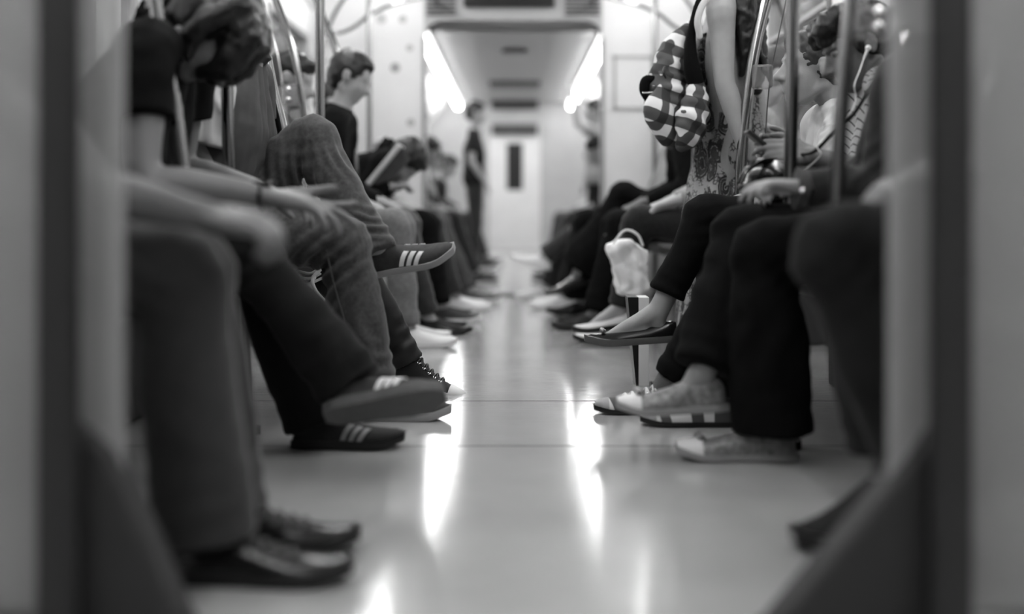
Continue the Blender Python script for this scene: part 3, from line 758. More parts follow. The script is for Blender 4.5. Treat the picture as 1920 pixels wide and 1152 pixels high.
    for lg in legs:
        if lg.get('shoe'):
            kw = dict(lg['shoe']); kind = kw.pop('kind')
            shoe(body, kind, lg['heel'], Vector(lg['fwd']), Vector(lg.get('up', Z)), lg.get('L', .27), **kw)
    if hair is not None:
        g = G(); ax = (hf, hy, hu)
        g.ell(Lh(-.022, 0, .045), (.105*head_s, .086*head_s, .093*head_s), ax, 26, 16)
        g.ell(Lh(-.052, 0, -.005), (.068*head_s, .078*head_s, .08*head_s), ax, 22, 14)
        g.ell(Lh(.035, 0, .088), (.055*head_s, .064*head_s, .03*head_s), ax, 18, 10)
        hair_extra = hair if callable(hair) else None
        if hair_extra: hair_extra(g, Lh, hf, hy, hu)
        build(g, 'hair', hair_m, body, voxel=max(.006, vox*.9), sm=2, disp=(.0035, 55))
    return body, (Lh, hf, hy, hu)
# ================================================================== THE PASSENGERS
def mkleg(s, knee, ankle, fwd, up=Z, L=.27, ground=False, shoe_=None, **kw):
    f = Vector(fwd).normalized(); u = Vector(up); u = (u-f*u.dot(f)).normalized(); a = Vector(ankle)
    heel = a-f*L*.2-u*.088
    if ground: heel.z = .001; a.z = max(a.z, .088)
    d = dict(s=s, knee=Vector(knee), ankle=a, heel=heel, fwd=f, up=u, L=L, shoe=shoe_); d.update(kw); return d
def mkarm(N, side, el, wr, d=None, n=-Z, th=None, sh=None, **kw):
    el, wr = Vector(el), Vector(wr); sh = Vector(sh) if sh is not None else Vector(N)+Yv*side*.165-Z*.075
    d = Vector(d) if d is not None else (wr-el)
    th = Vector(th) if th is not None else -Yv*side
    r = dict(sh=sh, el=el, wr=wr, d=d, n=Vector(n), th=th); r.update(kw); return r
SN3 = dict(kind='sneaker', upper='sneaker', sole='light_rubber', stripes=('white_leather', (.50, .575, .65)))

# ---- near left passenger, bowed forward
Y0 = 1.93
N = V(-1.0, Y0, 1.06)
hd_ = V(-.95, Y0, 1.26)
def hx(g, L, f, y, u):
    g.tube([L(-.01, -.06, .09), L(-.01, -.093, .03), L(.01, -.092, -.03), L(.045, -.085, -.055)], [.04, .03, .026, .012], 4, 12)
    g.tube([L(-.02, -.05, .09), L(.05, -.05, .07), L(.09, -.045, -.0), L(.085, -.04, -.05)], [.04, .045, .036, .02], 4, 12)
    g.tube([L(-.02, .05, .09), L(.05, .05, .07), L(.09, .045, -.0), L(.085, .04, -.05)], [.04, .045, .036, .02], 4, 12)
L1, _ = person('person nearest the camera on the left, grey slacks, black laced shoes, forearm on the knee', 1, (-.98, Y0, .52), (-1.0, Y0, .82), N, hd_, (1, 0, -.35),
    [mkleg(-1, at(335, 515, 1.85), at(385, 985, 1.85), (1, -.05, 0), ground=True, L=.29, shoe_=dict(kind='dress', upper='leather', sole='black', laces='leather'), hem=.082, hemat=1.0, shin=.078, r=1.08),
     mkleg(1, at(365, 505, 2.02), at(418, 955, 2.02), (1, .03, 0), ground=True, L=.29, shoe_=dict(kind='dress', upper='leather', sole='black', laces='leather'), hem=.075, hemat=1.0, shin=.072, r=1.0)],
    [mkarm(N, -1, at(150, 352, 1.76), at(385, 405, 1.78), d=(1, 0, -.15), n=(0, .3, -1), curl=(1.0, 1.1, 1.2, 1.2)),
     mkarm(N, 1, at(190, 350, 2.1), at(405, 415, 1.98), d=(1, -.1, -.2), n=(0, -.3, -1), curl=(1.0, 1.1, 1.2, 1.2))],
    skin='skin_mid', vox=.008, hair=True, hair_m='hair', shirt='grey_cloth', sleeve=.35, trouser='slacks')
# ---- second left passenger, legs crossed at the ankle
Y0 = 2.78
N = at(318, 40, Y0)
L2, _ = person('head-bowed person in wide charcoal trousers and three-stripe shoes, pale hand laid forward', 1, (-.95, Y0, .53), (-.90, Y0, .82), N, at(398, 62, 2.74), (.42, 0, -.9),
    [mkleg(-1, at(468, 482, 2.74), at(655, 716, 2.68), (.985, 0, .16), up=(-.12, .64, .72), L=.262, shoe_=dict(SN3, sole='grey_rubber', sole_h=.026, spring=.008, scale=1.08), hem=.080, hemat=.98, shin=.060, r=1.0),
     mkleg(1, at(480, 480, 2.90), at(592, 790, 2.90), (1, 0, 0), ground=True, L=.27, shoe_=dict(SN3, upper='canvas', sole='black', stripes=('pale_cloth', (.50, .575, .65))), hem=.09, hemat=1.0, shin=.09, r=1.05)],
    [mkarm(N, -1, at(272, 335, 2.46), at(500, 368, 2.56), sh=at(272, 100, 2.53), d=(1, .0, -.2), n=(-.2, .1, -1), curl=(-.15, .25, .5, .5), spread=.22, tc=-.3, s=1.25, th=(0, 1, .5)),
     mkarm(N, 1, V(-.85, 3.0, .70), V(-.62, 2.95, .63))],
    skin='skin_soft', vox=.007, hair=hx, shirt='black_cloth', sleeve=.31, trouser='slacks_dark',
    folds=[(at(600, 640, 2.66), (1, 0, -.4), .11, .12, .006), (at(660, 690, 2.66), (.4, 0, -1), .08, .1, .006)])
g = G(); c = at(492, 368, 2.555); g.obox(c+Z*.027, (X, Yv, Z), (.018, .017, .006)); 
g.tube([c+Vector((0, .030*math.cos(q*math.pi/8), .028*math.sin(q*math.pi/8))) for q in range(17)], .0055, 1, 8, False)
tag(build(g, 'wristwatch', 'steel_dark', smooth=False, bevel=.002), 'dark wristwatch on the pale hand resting above the jeans knee', 'watch')

# ---- third left passenger: jeans, one knee raised
Y0 = 3.42
N = V(-.80, Y0, 1.05)
L3, _ = person('person in faded jeans with a loose white sleeve, one ankle propped on the other knee', 1, (-.89, Y0, .545), (-.83, Y0, .84), N, (-.88, Y0, 1.24), (1, 0, -.3),
    [mkleg(-1, at(645, 455, 3.30), at(694, 735, 3.30), (1, 0, 0), ground=True, L=.28, shoe_=dict(SN3), hem=.080, hemat=1.0, shin=.078, mid=at(668, 575, 3.30), r=1.08),
     mkleg(1, at(585, 262, 3.50), at(697, 462, 3.40), (.93, -.12, .20), up=(-.3, -.40, .9), L=.285, shoe_=dict(SN3, sole='light_rubber', sole_h=.020), hem=.064, hemat=1.02, shin=.068, r=1.1)],
    [mkarm(N, -1, at(352, 262, 3.22), at(398, 322, 3.25), d=(.8, .1, -.5), n=(0, .5, -1), sh=at(378, 150, 3.25), curl=(.8, .8, .9, .9)),
     mkarm(N, 1, V(-.80, 3.62, .80), V(-.72, 3.58, .74))],
    skin='skin', vox=.006, hair=True, shirt='grey_cloth', sleeve=.36, trouser='denim', cloth_disp=.003,
    folds=[(at(560, 330, 3.50), (1, 0, .15), .035, .10, .011), (at(525, 350, 3.5), (1, 0, .1), .05, .10, .006), (at(640, 300, 3.46), (.9, 0, .5), .03, .07, .005),
           (at(598, 500, 3.28), (1, 0, -.9), .040, .11, .010), (at(690, 700, 3.28), (.2, 0, 1), .04, .08, .006), (at(665, 600, 3.24), (1, 0, .1), .06, .13, .004), (at(690, 430, 3.38), (.2, 0, 1), .028, .06, .006)])
g = G(); g.tube([at(410, 118, 3.23), at(402, 180, 3.215), at(390, 230, 3.205), at(380, 272, 3.20)], [.040, .058, .062, .060], 4, 22, False, squash=(Yv, 1.05))
build(g, 'white_sleeve', 'white_cloth', L3, voxel=.0055, sm=2, disp=(.003, 22), folds=[(at(405, 220, 3.14), (1, 0, .25), .045, .07, .006)])
g = G(); g.tube([at(432, 190, 3.42), at(440, 215, 3.40)], [.035, .045], 2, 16); build(g, 'white_sleeve', 'white_cloth', L3, voxel=.006)
g = G(); P3 = [at(612, 470, 3.235), at(628, 540, 3.222), at(648, 610, 3.218), at(668, 690, 3.222)]
g.tube(P3, .0022, 4, 6); build(g, 'seam', 'denim', L3)
g = G(); c = at(400, 322, 3.25)
for k in range(16):
    a = k*math.pi/8; g.ell(c+Vector((.008*math.cos(a), .032*math.cos(a), .030*math.sin(a))), .0052, None, 8, 6)
tag(build(g, 'bracelet', 'chrome'), 'shiny beaded bracelet on the wrist below the loose white sleeve', 'bracelet')

# ---- fourth left passenger: black track trousers, canvas shoes
Y0 = 3.84
N = V(-.90, Y0, 1.03)
L4, _ = person('person in black track trousers with white side stripes and canvas shoes, behind the jeans', 1, (-.96, Y0, .50), (-.94, Y0, .82), N, (-.98, Y0, 1.20), (1, 0, -.3),
    [mkleg(-1, at(640, 442, 3.74), at(762, 672, 3.80), (.93, -.10, -.26), L=.275, up=(.25, 0, 1), shoe_=dict(kind='high', upper='canvas', sole='white_rubber', toe='white_rubber', laces='black', sole_h=.024, spring=.004), hem=.054, hemat=.97, shin=.058, r=.95),
     mkleg(1, at(640, 470, 3.96), at(560, 700, 3.98), (1, 0, 0), ground=True, L=.27, shoe_=dict(kind='high', upper='canvas', sole='white_rubber', toe='white_rubber', laces='black'), hem=.060, r=.95)],
    [mkarm(N, -1, at(440, 262, 3.66), at(500, 300, 3.66), sh=at(400, 175, 3.68)), mkarm(N, 1, V(-.92, 4.02, .74), V(-.72, 3.98, .64))],
    skin='skin_mid', vox=.007, hair=True, shirt='charcoal_cloth', sleeve=.35, trouser='track')
for k in range(3):
    g = G(); o = k*.017
    pth = [at(556-k*2, 508+k*9, 3.72), at(580-k*2, 513+k*10, 3.672), at(592+8*k-14*(k > 9), 508+k*6, 3.665)]
    g.tube(pth, .0042, 4, 8, squash=(Yv, .35)); build(g, 'stripe', 'white_leather', L4)
    pth = [at(600-k*10, 507+k*14, 3.662), at(586-k*3, 522+k*13, 3.66), at(592-k*3, 545+k*12, 3.655), at(612, 568+k*14, 3.66)]
    g = G(); g.tube(pth, .0052, 5, 8, squash=(Yv, .35)); build(g, 'stripe', 'white_leather', L4)

# ---- right side: near passenger with crossed leg
Y0 = 1.98
N = V(.98, Y0, 1.05)
def hx2(g, L, f, y, u):
    for k in (-.06, -.03, .0, .03, .06): g.tube([L(.02, k, .10), L(.085, k*1.05, .04), L(.10, k, -.03), L(.085, k*.9, -.09)], [.03, .032, .026, .014], 4, 10)
R1, _ = person('person nearest the camera on the right, charcoal trousers, one dark slip-on shoe pointing down', -1, (.98, Y0, .52), (1.0, Y0, .82), N, V(.92, Y0, 1.25), (-1, 0, -.3),
    [mkleg(-1, at(1572, 468, 1.88), at(1775, 930, 1.86), (-1, 0, 0), ground=True, L=.26, shoe_=dict(kind='dress', upper='leather', sole='black'), hem=.085, shin=.08, r=1.1, hemat=.95),
     mkleg(1, at(1590, 505, 2.06), at(1672, 893, 2.04), (-.96, -.1, -.24), up=(-.2, 0, 1), L=.24, shoe_=dict(kind='dress', upper='charcoal_cloth', sole='black', scale=1.25, sole_h=.03), hem=.066, shin=.066, hemat=.86)],
    [mkarm(N, -1, V(.92, 1.80, .72), V(.72, 1.88, .645), d=(-1, .2, -.1), curl=(.8, .9, .9, .9)), mkarm(N, 1, V(.92, 2.18, .72), V(.72, 2.1, .645))],
    skin='skin_mid', vox=.008, hair=True, shirt='charcoal_cloth', sleeve=.95, trouser='slacks_dark')
# ---- second right passenger: wide black trousers, silver shoes, denim cuff
Y0 = 2.78
N = V(.99, Y0, 1.0)
SV = dict(kind='sneaker', upper='silver', sole='light_rubber', toe='white_leather', sole_h=.016, bows='silver')
R2, _ = person('person in wide black trousers and pale-toed silver shoes, legs crossed, dark denim sleeves', -1, (.98, Y0, .52), (.98, Y0, .76), N, (.95, Y0, 1.21), (-1, 0, -.2),
    [mkleg(-1, at(1432, 475, 2.76), at(1446, 800, 2.76), (-1, 0, 0), ground=True, L=.275, shoe_=dict(SV, scale=.95), hem=.098, hemat=1.0, shin=.088, r=1.12),
     mkleg(1, at(1392, 440, 2.92), at(1318, 702, 2.80), (-.985, 0, -.05), up=(-.1, .0, 1), L=.255, shoe_=dict(SV, scale=.95), hem=.078, hemat=.90, shin=.080, r=1.1)],
    [mkarm(N, -1, at(1650, 345, 2.58), at(1508, 352, 2.62), sh=V(.86, 2.60, .87), d=(-1, 0, .12), n=(.1, 0, -1), th=(0, 1, .3), curl=(.5, .6, .7, .8), s=.95), mkarm(N, 1, at(1620, 330, 2.98), at(1520, 352, 2.92), d=(-1, -.2, .1), curl=(.8, .9, .9, 1))],
    skin='skin', vox=.007, hair=True, shirt='denim_dark', sleeve=1.0, trouser='black_cloth',
    folds=[(at(1340, 520, 2.86), (.6, 0, .9), .10, .14, .005), (at(1445, 600, 2.7), (1, 0, 0), .09, .2, .004)])
g = G()
g.tube([at(1530, 356, 2.62), at(1492, 352, 2.62)], [.043, .047], 2, 20, False); cf = build(g, 'cuff', 'grey_cloth', R2)
g = G(); c = at(1503, 358, 2.57); g.tube([c, c-Yv*.008], .0062, 1, 12); build(g, 'button', 'chrome', cf)
# ---- third right passenger: man with earphone and phone
Y0 = 3.26
N = V(1.01, Y0, .975)
hR3 = at(1607, 88, Y0)
def hx3(g, L, f, y, u):
    g.tube([L(.02, -.045, .10), L(.075, -.035, .085), L(.093, -.03, .055)], [.035, .034, .02], 3, 12)
    g.tube([L(.02, .045, .10), L(.075, .035, .085), L(.093, .03, .055)], [.035, .034, .02], 3, 12)
    g.tube([L(.0, -.075, .03), L(.012, -.076, -.02)], [.016, .008], 2, 8)
ST = dict(kind='sneaker', upper='white_leather', sole='black', sole_h=.014, spring=.012, toe=None,
          panels=[(.86, .99, 0, math.pi, 0, 'light_rubber'), (.70, .80, 0, math.pi, .05, 'grey_leather'), (.38, .50, 0, math.pi, .03, 'grey_leather'), (.04, .28, 0, math.pi, 0, 'grey_leather')], laces='white_leather', scale=.92)
R3, fR3 = person('man with dark short hair and a white earphone, striped shirt, looking down at a phone', -1, (1.0, Y0, .51), (1.05, Y0, .80), N, hR3, (-.93, 0, -.42),
    [mkleg(-1, at(1400, 455, 3.16), at(1352, 735, 3.2), (-1, .05, 0), ground=True, L=.27, shoe_=dict(ST), hem=.06, hemat=.95, shin=.06),
     mkleg(1, at(1395, 460, 3.36), at(1256, 712, 3.40), (-.98, 0, -.0), ground=True, L=.27, shoe_=dict(ST), hem=.058, hemat=.93, shin=.058)],
    [mkarm(N, -1, at(1648, 335, 3.06), at(1520, 292, 3.10), d=(-1, .08, .16), n=(.05, .75, -.55), th=(0, .3, 1), curl=(.35, .55, .8, .95), s=.98, tc=.1, spread=.04),
     mkarm(N, 1, at(1620, 330, 3.46), at(1482, 300, 3.30), d=(-.96, -.25, .42), n=(.2, -.85, -.4), th=(.3, 0, 1), curl=(.6, .75, .9, 1.0), s=.98, tc=.1, spread=.03)],
    skin='skin_mid', vox=.0048, hair=hx3, shirt='stripe_shirt', sleeve=.42, trouser='black_cloth', eyes=True, head_s=.98, trouser_v=.008, shirt_v=.006)
Lh, hf, hy, hu = fR3
# phone
g = G(); c = at(1418, 262, 3.15); d = (at(1437, 276, 3.15)-at(1400, 246, 3.15)).normalized(); nn = d.cross(Yv).normalized()
g.obox(c, (d, Yv, nn), (.036, .028, .0055)); ph = tag(build(g, 'phone', 'steel_dark', smooth=False, bevel=.003), 'slim dark phone held in both hands behind the sharp curved rail', 'phone')
g = G(); g.obox(c+nn*.0058, (d, Yv, nn), (.030, .025, .0006)); build(g, 'screen', 'black', ph, smooth=False)
# earphones
g = G(); e0 = Lh(.004, -.092, -.016) if Lh(0, -1, 0).y < Lh(0, 1, 0).y else Lh(.004, .092, -.016)
ear = thing('earphones', 'thin white earphone cord hanging from the ear of the man on the right', 'earphones', e0)
g = G(); g.ell(e0-Yv*.002, .0085, None, 12, 8); g.tube([e0-Yv*.004, e0+Vector((-.012, -.004, -.028))], [.005, .003], 2, 8); build(g, 'earbud', 'cord', ear)
q = e0+Vector((-.012, -.004, -.028))
g = G(); g.tube([q, at(1612, 132, 3.10), at(1602, 160, 3.06), at(1604, 190, 3.06), at(1585, 225, 3.02), at(1560, 232, 3.02), at(1538, 245, 3.02), at(1532, 275, 3.02), at(1538, 292, 3.02), at(1500, 320, 3.08), at(1440, 310, 3.10)], .0016, 8, 8); build(g, 'cord', 'cord', ear)
g = G(); g.tube([at(1640, 150, 3.08), at(1600, 215, 3.04), at(1570, 240, 3.03), at(1530, 282, 3.04), at(1505, 290, 3.08)], .005, 5, 10, squash=(Yv, .3))
tag(build(g, 'shoulder_strap', 'black'), 'black bag strap running diagonally over the striped shirt', 'strap')
# black bag on lap
t = thing('handbag', 'black glossy handbag under the hands holding the phone', 'bag', at(1420, 372, 3.08))
g = G(); g.tube([at(1470, 345, 3.1), at(1428, 345, 3.1), at(1402, 352, 3.1)], [.055, .05, .022], 4, 18, squash=(Yv, 1.3)); g.ell(at(1450, 330, 3.1), (.07, .09, .045)); build(g, 'bag_body', 'leather', t, voxel=.006, disp=(.004, 25))
g = G(); g.tube([at(1384, 344, 3.05), at(1398, 322, 3.04), at(1420, 304, 3.04), at(1450, 300, 3.06)], [.004, .008, .009, .006], 4, 10); g.tube([at(1390, 344, 3.02), at(1404, 318, 3.02), at(1430, 300, 3.03), at(1455, 298, 3.06)], .004, 4, 8); build(g, 'handle', 'leather', t)

# ---- fourth right passenger: ballet flats
Y0 = 3.65
N = V(1.0, Y0, .93)
def hx4(g, L, f, y, u): g.ell(L(-.10, 0, .06), (.04, .04, .04), None, 14, 10)
FL = dict(kind='flat', upper='leather', sole='grey_rubber', sole_h=.020, spring=.018, bows='silver', scale=.95)
R4, _ = person('woman in white shirt with pulled-back dark hair, slim black trousers and ballet flats', -1, (1.0, Y0, .52), (1.03, Y0, .76), N, at(1522, 128, Y0), (-1, -.12, .02),
    [mkleg(-1, at(1325, 405, 3.58), at(1232, 588, 3.56), (-.992, 0, -.06), up=(.02, 0, 1), L=.275, shoe_=dict(FL), hem=.056, hemat=.80, shin=.066, r=1.0),
     mkleg(1, at(1335, 440, 3.76), at(1345, 700, 3.76), (-1, .1, 0), ground=True, L=.26, shoe_=dict(FL), hem=.055, r=.95, shin=.055)],
    [mkarm(N, -1, at(1560, 300, 3.44), at(1490, 330, 3.46)), mkarm(N, 1, V(1.0, 3.85, .7), V(.78, 3.82, .64))],
    skin='skin', vox=.006, hair=hx4, hair_m='hair_brown', shirt='white_cloth', sleeve=.55, trouser='black_cloth', eyes=True,
    shirt_folds=[(at(1530, 220, 3.53), (1, 0, -.5), .04, .12, .008), (at(1480, 240, 3.55), (1, 0, .6), .035, .1, .006)])

# ---- standing woman, paisley dress, seen from her right side, back to the aisle
Y0 = 4.32
def S(px, py, Y=Y0): return at(px, py, Y)
def dress(body):
    g = G()
    g.tube([S(1362, 100), S(1362, 180), S(1366, 240), S(1368, 330), S(1366, 430), S(1366, 560), S(1366, 640)], [.115, .120, .128, .150, .168, .19, .20], 4, 28, False, squash=(Yv, 1.18))
    g.tube([S(1362, 66), S(1362, 110)], [.112, .118], 3, 26, False, squash=(Yv, 1.2))
    build(g, 'dress', 'paisley', body, voxel=.008, sm=4, disp=(.004, 10), folds=[(S(1345, 330, 4.15), (1, 0, .05), .07, .25, .010), (S(1360, 480, 4.15), (1, 0, 0), .08, .25, .012), (S(1385, 150), (0, 0, 1), .03, .14, .004)])
N = S(1368, -44)
def hl(g, L, f, y, u):
    g.tube([L(-.03, 0, .06), L(-.06, 0, -.05), S(1400, 0, 4.27), S(1408, 60, 4.22), S(1412, 120, 4.2), S(1418, 165, 4.2)], [.07, .08, .075, .055, .05, .025], 5, 18)
    g.tube([L(0, -.07, .0), S(1392, -20, 4.15), S(1398, 50, 4.13), S(1400, 105, 4.13), S(1392, 140, 4.14)], [.04, .05, .042, .032, .014], 5, 14)
    for k in range(9):
        a = k*.9; g.tube([S(1405+k, 20+k*6, 4.14+.01*k), S(1418+k*2, 80+k*6, 4.14), S(1430+k*1.5, 112+k*5, 4.14), S(1438+k*1.2, 108+k*7, 4.14)], [.012, .009, .005, .0018], 4, 8)
W, _ = person('woman standing by the right doorway in a paisley dress, long dark hair, arm lowered', 1, S(1366, 330), S(1362, 90), N, S(1390, -140), (1, -.1, -.1),
    [dict(s=-1, knee=S(1368, 520, 4.24), ankle=S(1372, 655, 4.24), heel=Vector((.70, 4.24, .001)), fwd=X, L=.24, hem=.05, shoe=dict(FL)),
     dict(s=1, knee=S(1368, 520, 4.42), ankle=S(1372, 655, 4.42), heel=Vector((.70, 4.42, .001)), fwd=X, L=.24, hem=.05, shoe=dict(FL))],
    [dict(sh=S(1352, 14, 4.12), el=S(1358, 148, 4.08), wr=S(1392, 268, 4.06), d=Vector((.75, 0, -.65)), n=Vector((.3, .9, 0)), th=Vector((1, 0, 0)), curl=(.5, .6, .7, .8)),
     dict(sh=S(1400, 10, 4.50), el=S(1410, 140, 4.52), wr=S(1430, 240, 4.48), d=Vector((.9, -.2, -.2)), n=Vector((0, 0, -1)), th=Vector((0, -1, 0)))],
    skin='skin', vox=.0065, hair=hl, hair_m='hair', trouser=None, skirt=dress)
g = G()
g.tube([S(1312, 68, 4.08), S(1308, 40, 4.07), S(1316, 12, 4.07), S(1332, -12, 4.08)], [.011, .012, .012, .011], 5, 12, squash=(Yv, .6)); build(g, 'dress_strap', 'white_cloth', W)

# backpack
BY = 4.26
t = thing('backpack', 'black and white checked backpack on the back of the standing woman', 'backpack', S(1262, 285, BY))
g = G()
g.tube([S(1303, 40, BY), S(1287, 60, BY), S(1272, 86, BY), S(1260, 122, BY), S(1254, 170, BY), S(1259, 215, BY), S(1266, 240, BY)], [.014, .032, .050, .070, .088, .090, .066], 5, 26, squash=(Yv, 1.45))
g.tube([S(1284, 80, BY), S(1282, 125, BY), S(1284, 180, BY), S(1292, 230, BY)], [.016, .030, .045, .045], 4, 20, squash=(Yv, 2.4))
build(g, 'main_pack', 'plaid', t, voxel=.007, sm=6, disp=(.006, 13), folds=[(S(1290, 150, 4.1), (.4, 0, 1), .05, .12, .007), (S(1250, 120, 4.15), (1, 0, .5), .05, .12, .005)])
g = G()
g.tube([S(1248, 172, 4.16), S(1238, 210, 4.16), S(1252, 252, 4.16), S(1258, 262, 4.17)], [.040, .062, .048, .03], 4, 22, squash=(Yv, .9))
build(g, 'side_pocket', 'plaid', t, voxel=.007, sm=5, disp=(.005, 16))
g = G()
g.tube([S(1306, 165, 4.12), S(1300, 215, 4.10), S(1292, 255, 4.10), S(1280, 272, 4.12)], [.036, .058, .05, .03], 4, 20, squash=(Yv, .9))
build(g, 'lower_pocket', 'plaid', t, voxel=.007, sm=5, disp=(.005, 16), folds=[(S(1305, 200, 4.06), (.6, 0, 1), .05, .1, .006)])
g = G(); g.tube([S(1226, 150, 4.2), S(1212, 152, 4.2), S(1208, 170, 4.2), S(1214, 186, 4.2)], [.016, .02, .018, .012], 4, 12); build(g, 'grab_loop', 'black_cloth', t)
g = G(); a = S(1206, 174, 4.17); b = S(1228, 173, 4.16); g.tube([a, b], .0035, 1, 8); build(g, 'zip', 'chrome', t)
g = G(); g.tube([S(1246, 126, 4.13), S(1244, 136, 4.12), S(1248, 146, 4.12)], [.004, .006, .004], 2, 8); build(g, 'zip_pull', 'black', t)
g = G()
g.tube([S(1324, -24, 4.16), S(1307, 12, 4.13), S(1297, 60, 4.11), S(1295, 110, 4.11), S(1303, 150, 4.12), S(1318, 190, 4.13)], [.012, .013, .016, .026, .031, .018], 5, 14, squash=(Yv, .9)); build(g, 'shoulder_strap', 'black_cloth', t, voxel=.006)
g = G()
g.tube([S(1300, 40, 4.24), S(1292, 80, 4.24), S(1296, 140, 4.24), S(1308, 190, 4.24)], [.015, .022, .03, .025], 5, 16, squash=(Yv, 2.2)); build(g, 'back_panel', 'black_cloth', t, voxel=.008)

# ---- passengers farther down this car: a shared seated pose
def sitter(lab, side, Y0, knee, foot, trouser, shirt, skin='skin_mid', shoe_='sneaker', head=None, hair=True, lean=0, cross=None, sole='white_rubber', upper='sneaker', group=None, hem=.065, vox=.012, hair_m='hair', facev=None, armpose=None, kneez=.53, dz=0, sleeve=.95):
    fx = side; sx = -side
    kx = knee; fxx = foot
    P = V(sx*1.0, Y0, .52); C = V(sx*(1.04-lean*.55), Y0, .82-lean*.12+dz*.6); N = V(sx*(1.05-lean), Y0, 1.03-lean*.30+dz)
    H = V(*head) if head else V(sx*(1.0-lean*1.2), Y0, 1.21-lean*.42)
    shd = dict(kind=shoe_, upper=upper, sole=sole)
    if shoe_ == 'canvas': shd = dict(kind='high', upper='canvas', sole='white_rubber', toe='white_rubber', laces='white_leather')
    lg = [mkleg(-1, V(sx*kx, Y0-.12, kneez), V(sx*fxx, Y0-.13, .09), (fx, 0, 0), ground=True, shoe_=dict(shd), hem=hem),
          mkleg(1, V(sx*kx, Y0+.12, kneez), V(sx*(fxx+.04), Y0+.13, .09), (fx, 0, 0), ground=True, shoe_=dict(shd), hem=hem)]
    if cross: lg[0 if cross[2] < 0 else 1] = mkleg(cross[2], V(sx*cross[0][0], Y0+cross[2]*.06, cross[0][1]), V(sx*cross[1][0], Y0-.02, cross[1][1]), (fx, 0, cross[3]), shoe_=dict(shd), hem=hem)
    if armpose: ar = [mkarm(N, s, V(sx*armpose[0][0], Y0+s*.2, armpose[0][1]), V(sx*armpose[1][0], Y0+s*.1, armpose[1][1]), th=(0, -s, .4)) for s in (-1, 1)]
    else: ar = [mkarm(N, s, V(sx*(.95-lean*.5), Y0+s*.22, .72), V(sx*(.68-lean*.2), Y0+s*.12, .63)) for s in (-1, 1)]
    return person(lab, fx, P, C, N, H, facev or (fx, 0, -.35-lean*.6), lg, ar, skin=skin, vox=vox, hair=hair, hair_m=hair_m, shirt=shirt, sleeve=sleeve, trouser=trouser, group=group, cloth_disp=.005)

sitter('person past the left doorway in light jeans and pale trainers, face in profile', 1, 5.2, .52, .47, 'denim_light', 'grey_cloth', 'skin', 'sneaker', upper='white_leather', head=(-.99, 5.2, 1.17))
sitter('person in black jacket and dark trousers beyond the light jeans, on the left', 1, 5.72, .54, .42, 'slacks', 'black_cloth', 'skin', 'dress', upper='leather', sole='black', lean=.2, dz=.12, head=(-.80, 5.72, 1.24))
rd, _ = sitter('person in black bent forward behind an open magazine, left side near the end wall', 1, 6.35, .48, .40, 'black_cloth', 'black_cloth', 'skin', 'sneaker', lean=.36, head=(-.60, 6.35, .86), armpose=((.78, .70), (.66, .72)), facev=(.35, 0, -.93))
sitter('person in brown-grey trousers nearest the end wall on the left', 1, 7.1, .50, .36, 'slacks', 'charcoal_cloth', 'skin', 'sneaker', upper='white_leather', lean=-.08)
sitter('person tucked against the end wall on the left, legs stretched out', 1, 7.72, .50, .30, 'grey_cloth', 'pale_cloth', 'skin', 'sneaker', upper='grey_leather', lean=-.16)
# the magazine
t = thing('magazine', 'open magazine held up by the bent passenger on the left', 'magazine', at(728, 345, 6.15))
a, b = at(692, 346, 6.1), at(752, 272, 6.1); g = G(); dd = (b-a).normalized(); nn = dd.cross(Yv)
g.obox((a+b)/2+Yv*.02, (dd, Yv, nn), ((b-a).length/2, .11, .010)); build(g, 'cover', 'paper', t, smooth=False, bevel=.003)
g = G(); g.prism([a+nn*-.0, b, at(770, 300, 6.1), at(735, 336, 6.1), at(708, 346, 6.1)], (0, .012, 0)); build(g, 'page', 'grey_cloth', t, smooth=False)

sitter('person past the right doorway in dark denim and white sandals, beside the white bag', -1, 5.12, .545, .44, 'denim_dark', 'pale_cloth', 'skin_pale', 'flat', upper='white_leather', sole='black', head=(1.12, 5.12, 1.17), kneez=.52, hair_m='hair_brown', hem=.055, cross=((.54, .545), (.46, .17), -1, -.15))
sitter('person in black with crossed legs beyond the white bag, on the right', -1, 5.95, .52, .40, 'black_cloth', 'black_cloth', 'skin_mid', 'dress', upper='leather', sole='black', lean=.2, head=(.86, 5.95, 1.0))
sitter('large person in long black clothes leaning forward, on the right', -1, 6.55, .40, .36, 'black_cloth', 'black_cloth', 'skin_pale', 'dress', upper='leather', sole='black', cross=((.60, .69), (.36, .26), -1, -.3), hem=.12, lean=-.03)
sitter('person by the end wall on the right, pale shoes, dark clothes', -1, 7.25, .42, .30, 'slacks_dark', 'charcoal_cloth', 'skin_pale', 'sneaker', upper='white_leather', lean=-.08)
sitter('person against the end wall on the right, one grey leg stretched into the aisle', -1, 7.8, .45, .18, 'slacks', 'pale_cloth', 'skin_pale', 'sneaker', upper='white_leather', cross=((.50, .52), (.20, .30), -1, .25))
# white bag
t = thing('carrier_bag', 'crumpled white carrier bag hanging below the knees past the right doorway', 'bag', at(1190, 552, 4.85))
g = G()
g.prism([at(1139, 458, 4.82), at(1180, 450, 4.82), at(1215, 470, 4.82), at(1218, 545, 4.82), at(1200, 556, 4.82), at(1162, 552, 4.82), at(1150, 505, 4.82)], (0, .10, 0)); g.ell(at(1178, 505, 4.88), (.05, .05, .08))
build(g, 'bag_body', 'bag_white', t, voxel=.007, sm=3, disp=(.007, 28), folds=[(at(1180, 500, 4.8), (1, 0, .4), .06, .12, .008)])
g = G(); g.tube([at(1150, 456, 4.84), at(1172, 432, 4.84), at(1195, 440, 4.84), at(1205, 460, 4.84)], .005, 4, 8); build(g, 'handle', 'bag_white', t)
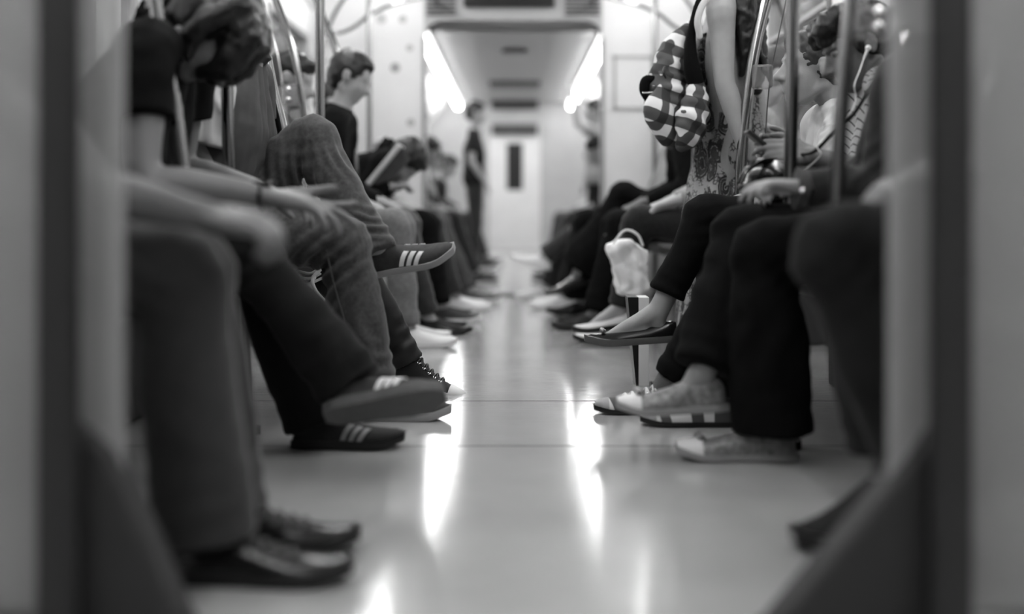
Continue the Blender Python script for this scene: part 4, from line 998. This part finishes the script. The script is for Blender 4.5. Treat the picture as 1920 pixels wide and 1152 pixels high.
# slim carton beside the ballet flat
t = thing('carton', 'slim carton with one black and one white face standing behind the ballet flat', 'box', (at(1195, 720, 3.93).x, 3.95, 0))
a, b = at(1176, 557, 3.95), at(1196, 557, 3.95); c = at(1216, 557, 3.95)
g = G(); g.box((b.x, 3.93, .0), (c.x, 4.03, a.z)); build(g, 'white_face', 'white_leather', t, smooth=False, bevel=.002)
g = G(); g.prism([(a.x, 3.93, a.z), (b.x, 3.93, a.z), (b.x, 3.93, .0), (b.x-.008, 3.93, .0)], (0, .1, 0)); build(g, 'black_face', 'black', t, smooth=False)

# ---- the next car
for k, (sd, Y0, lab, tr, st, ln, ft) in enumerate((
    (1, 9.75, 'person in pale trousers on the left in the next car, nearest the passage', 'slacks', 'pale_cloth', .1, .34),
    (1, 10.35, 'person in dark clothes on the left in the next car, second from the passage', 'black_cloth', 'black_cloth', .2, .36),
    (1, 12.9, 'grey seated person on the left in the next car, beyond its doorway', 'slacks', 'grey_cloth', .1, .4),
    (1, 13.6, 'dark seated person on the left far down the next car', 'slacks_dark', 'charcoal_cloth', .2, .35),
    (-1, 9.8, 'dark seated person on the right in the next car, nearest the passage', 'slacks_dark', 'charcoal_cloth', .25, .36),
    (-1, 10.5, 'grey seated person on the right in the next car, second from the passage', 'slacks', 'pale_cloth', .1, .36),
    (-1, 13.0, 'pale seated person on the right in the next car, beyond its doorway', 'grey_cloth', 'white_cloth', .1, .4))):
    sitter(lab, sd, Y0, .5, ft, tr, st, 'skin', 'sneaker', lean=ln, vox=.02, group='seated people in the next car')
def stander(lab, x, Y0, tr, st, fx, h=1.7, armup=False):
    k = h/1.7; N = V(x, Y0, 1.43*k)
    lg = [mkleg(s, V(x+.02*fx, Y0+s*.1, .48*k), V(x, Y0+s*.12, .09), (fx, 0, 0), ground=True, shoe_=dict(kind='sneaker', upper='sneaker', sole='white_rubber')) for s in (-1, 1)]
    if armup: ar = [mkarm(N, -1, V(x+.2*fx, Y0-.2, 1.45*k), V(x+.25*fx, Y0-.15, 1.75*k)), mkarm(N, 1, V(x, Y0+.25, 1.1*k), V(x+.1*fx, Y0+.22, .9*k))]
    else: ar = [mkarm(N, s, V(x-.02*fx, Y0+s*.24, 1.1*k), V(x+.12*fx, Y0+s*.24, .88*k)) for s in (-1, 1)]
    return person(lab, fx, V(x, Y0, .92*k), V(x, Y0, 1.22*k), N, V(x+.02*fx, Y0, 1.6*k), (fx, 0, -.1), lg, ar, skin='skin', vox=.02, hair=True, shirt=st, sleeve=.4, trouser=tr)
stander('person standing in dark clothes on the left in the next car', -.42, 12.2, 'slacks', 'charcoal_cloth', 1, 1.72)
stander('person standing with pale shirt by the right doors of the next car', .82, 11.7, 'slacks_dark', 'pale_cloth', -1, 1.7, True)
stander('person in a light shirt standing by the left doors of the next car', -.95, 11.4, 'slacks', 'white_cloth', 1, 1.66)
for o in bpy.data.objects:
    if '_org' in o: del o['_org']
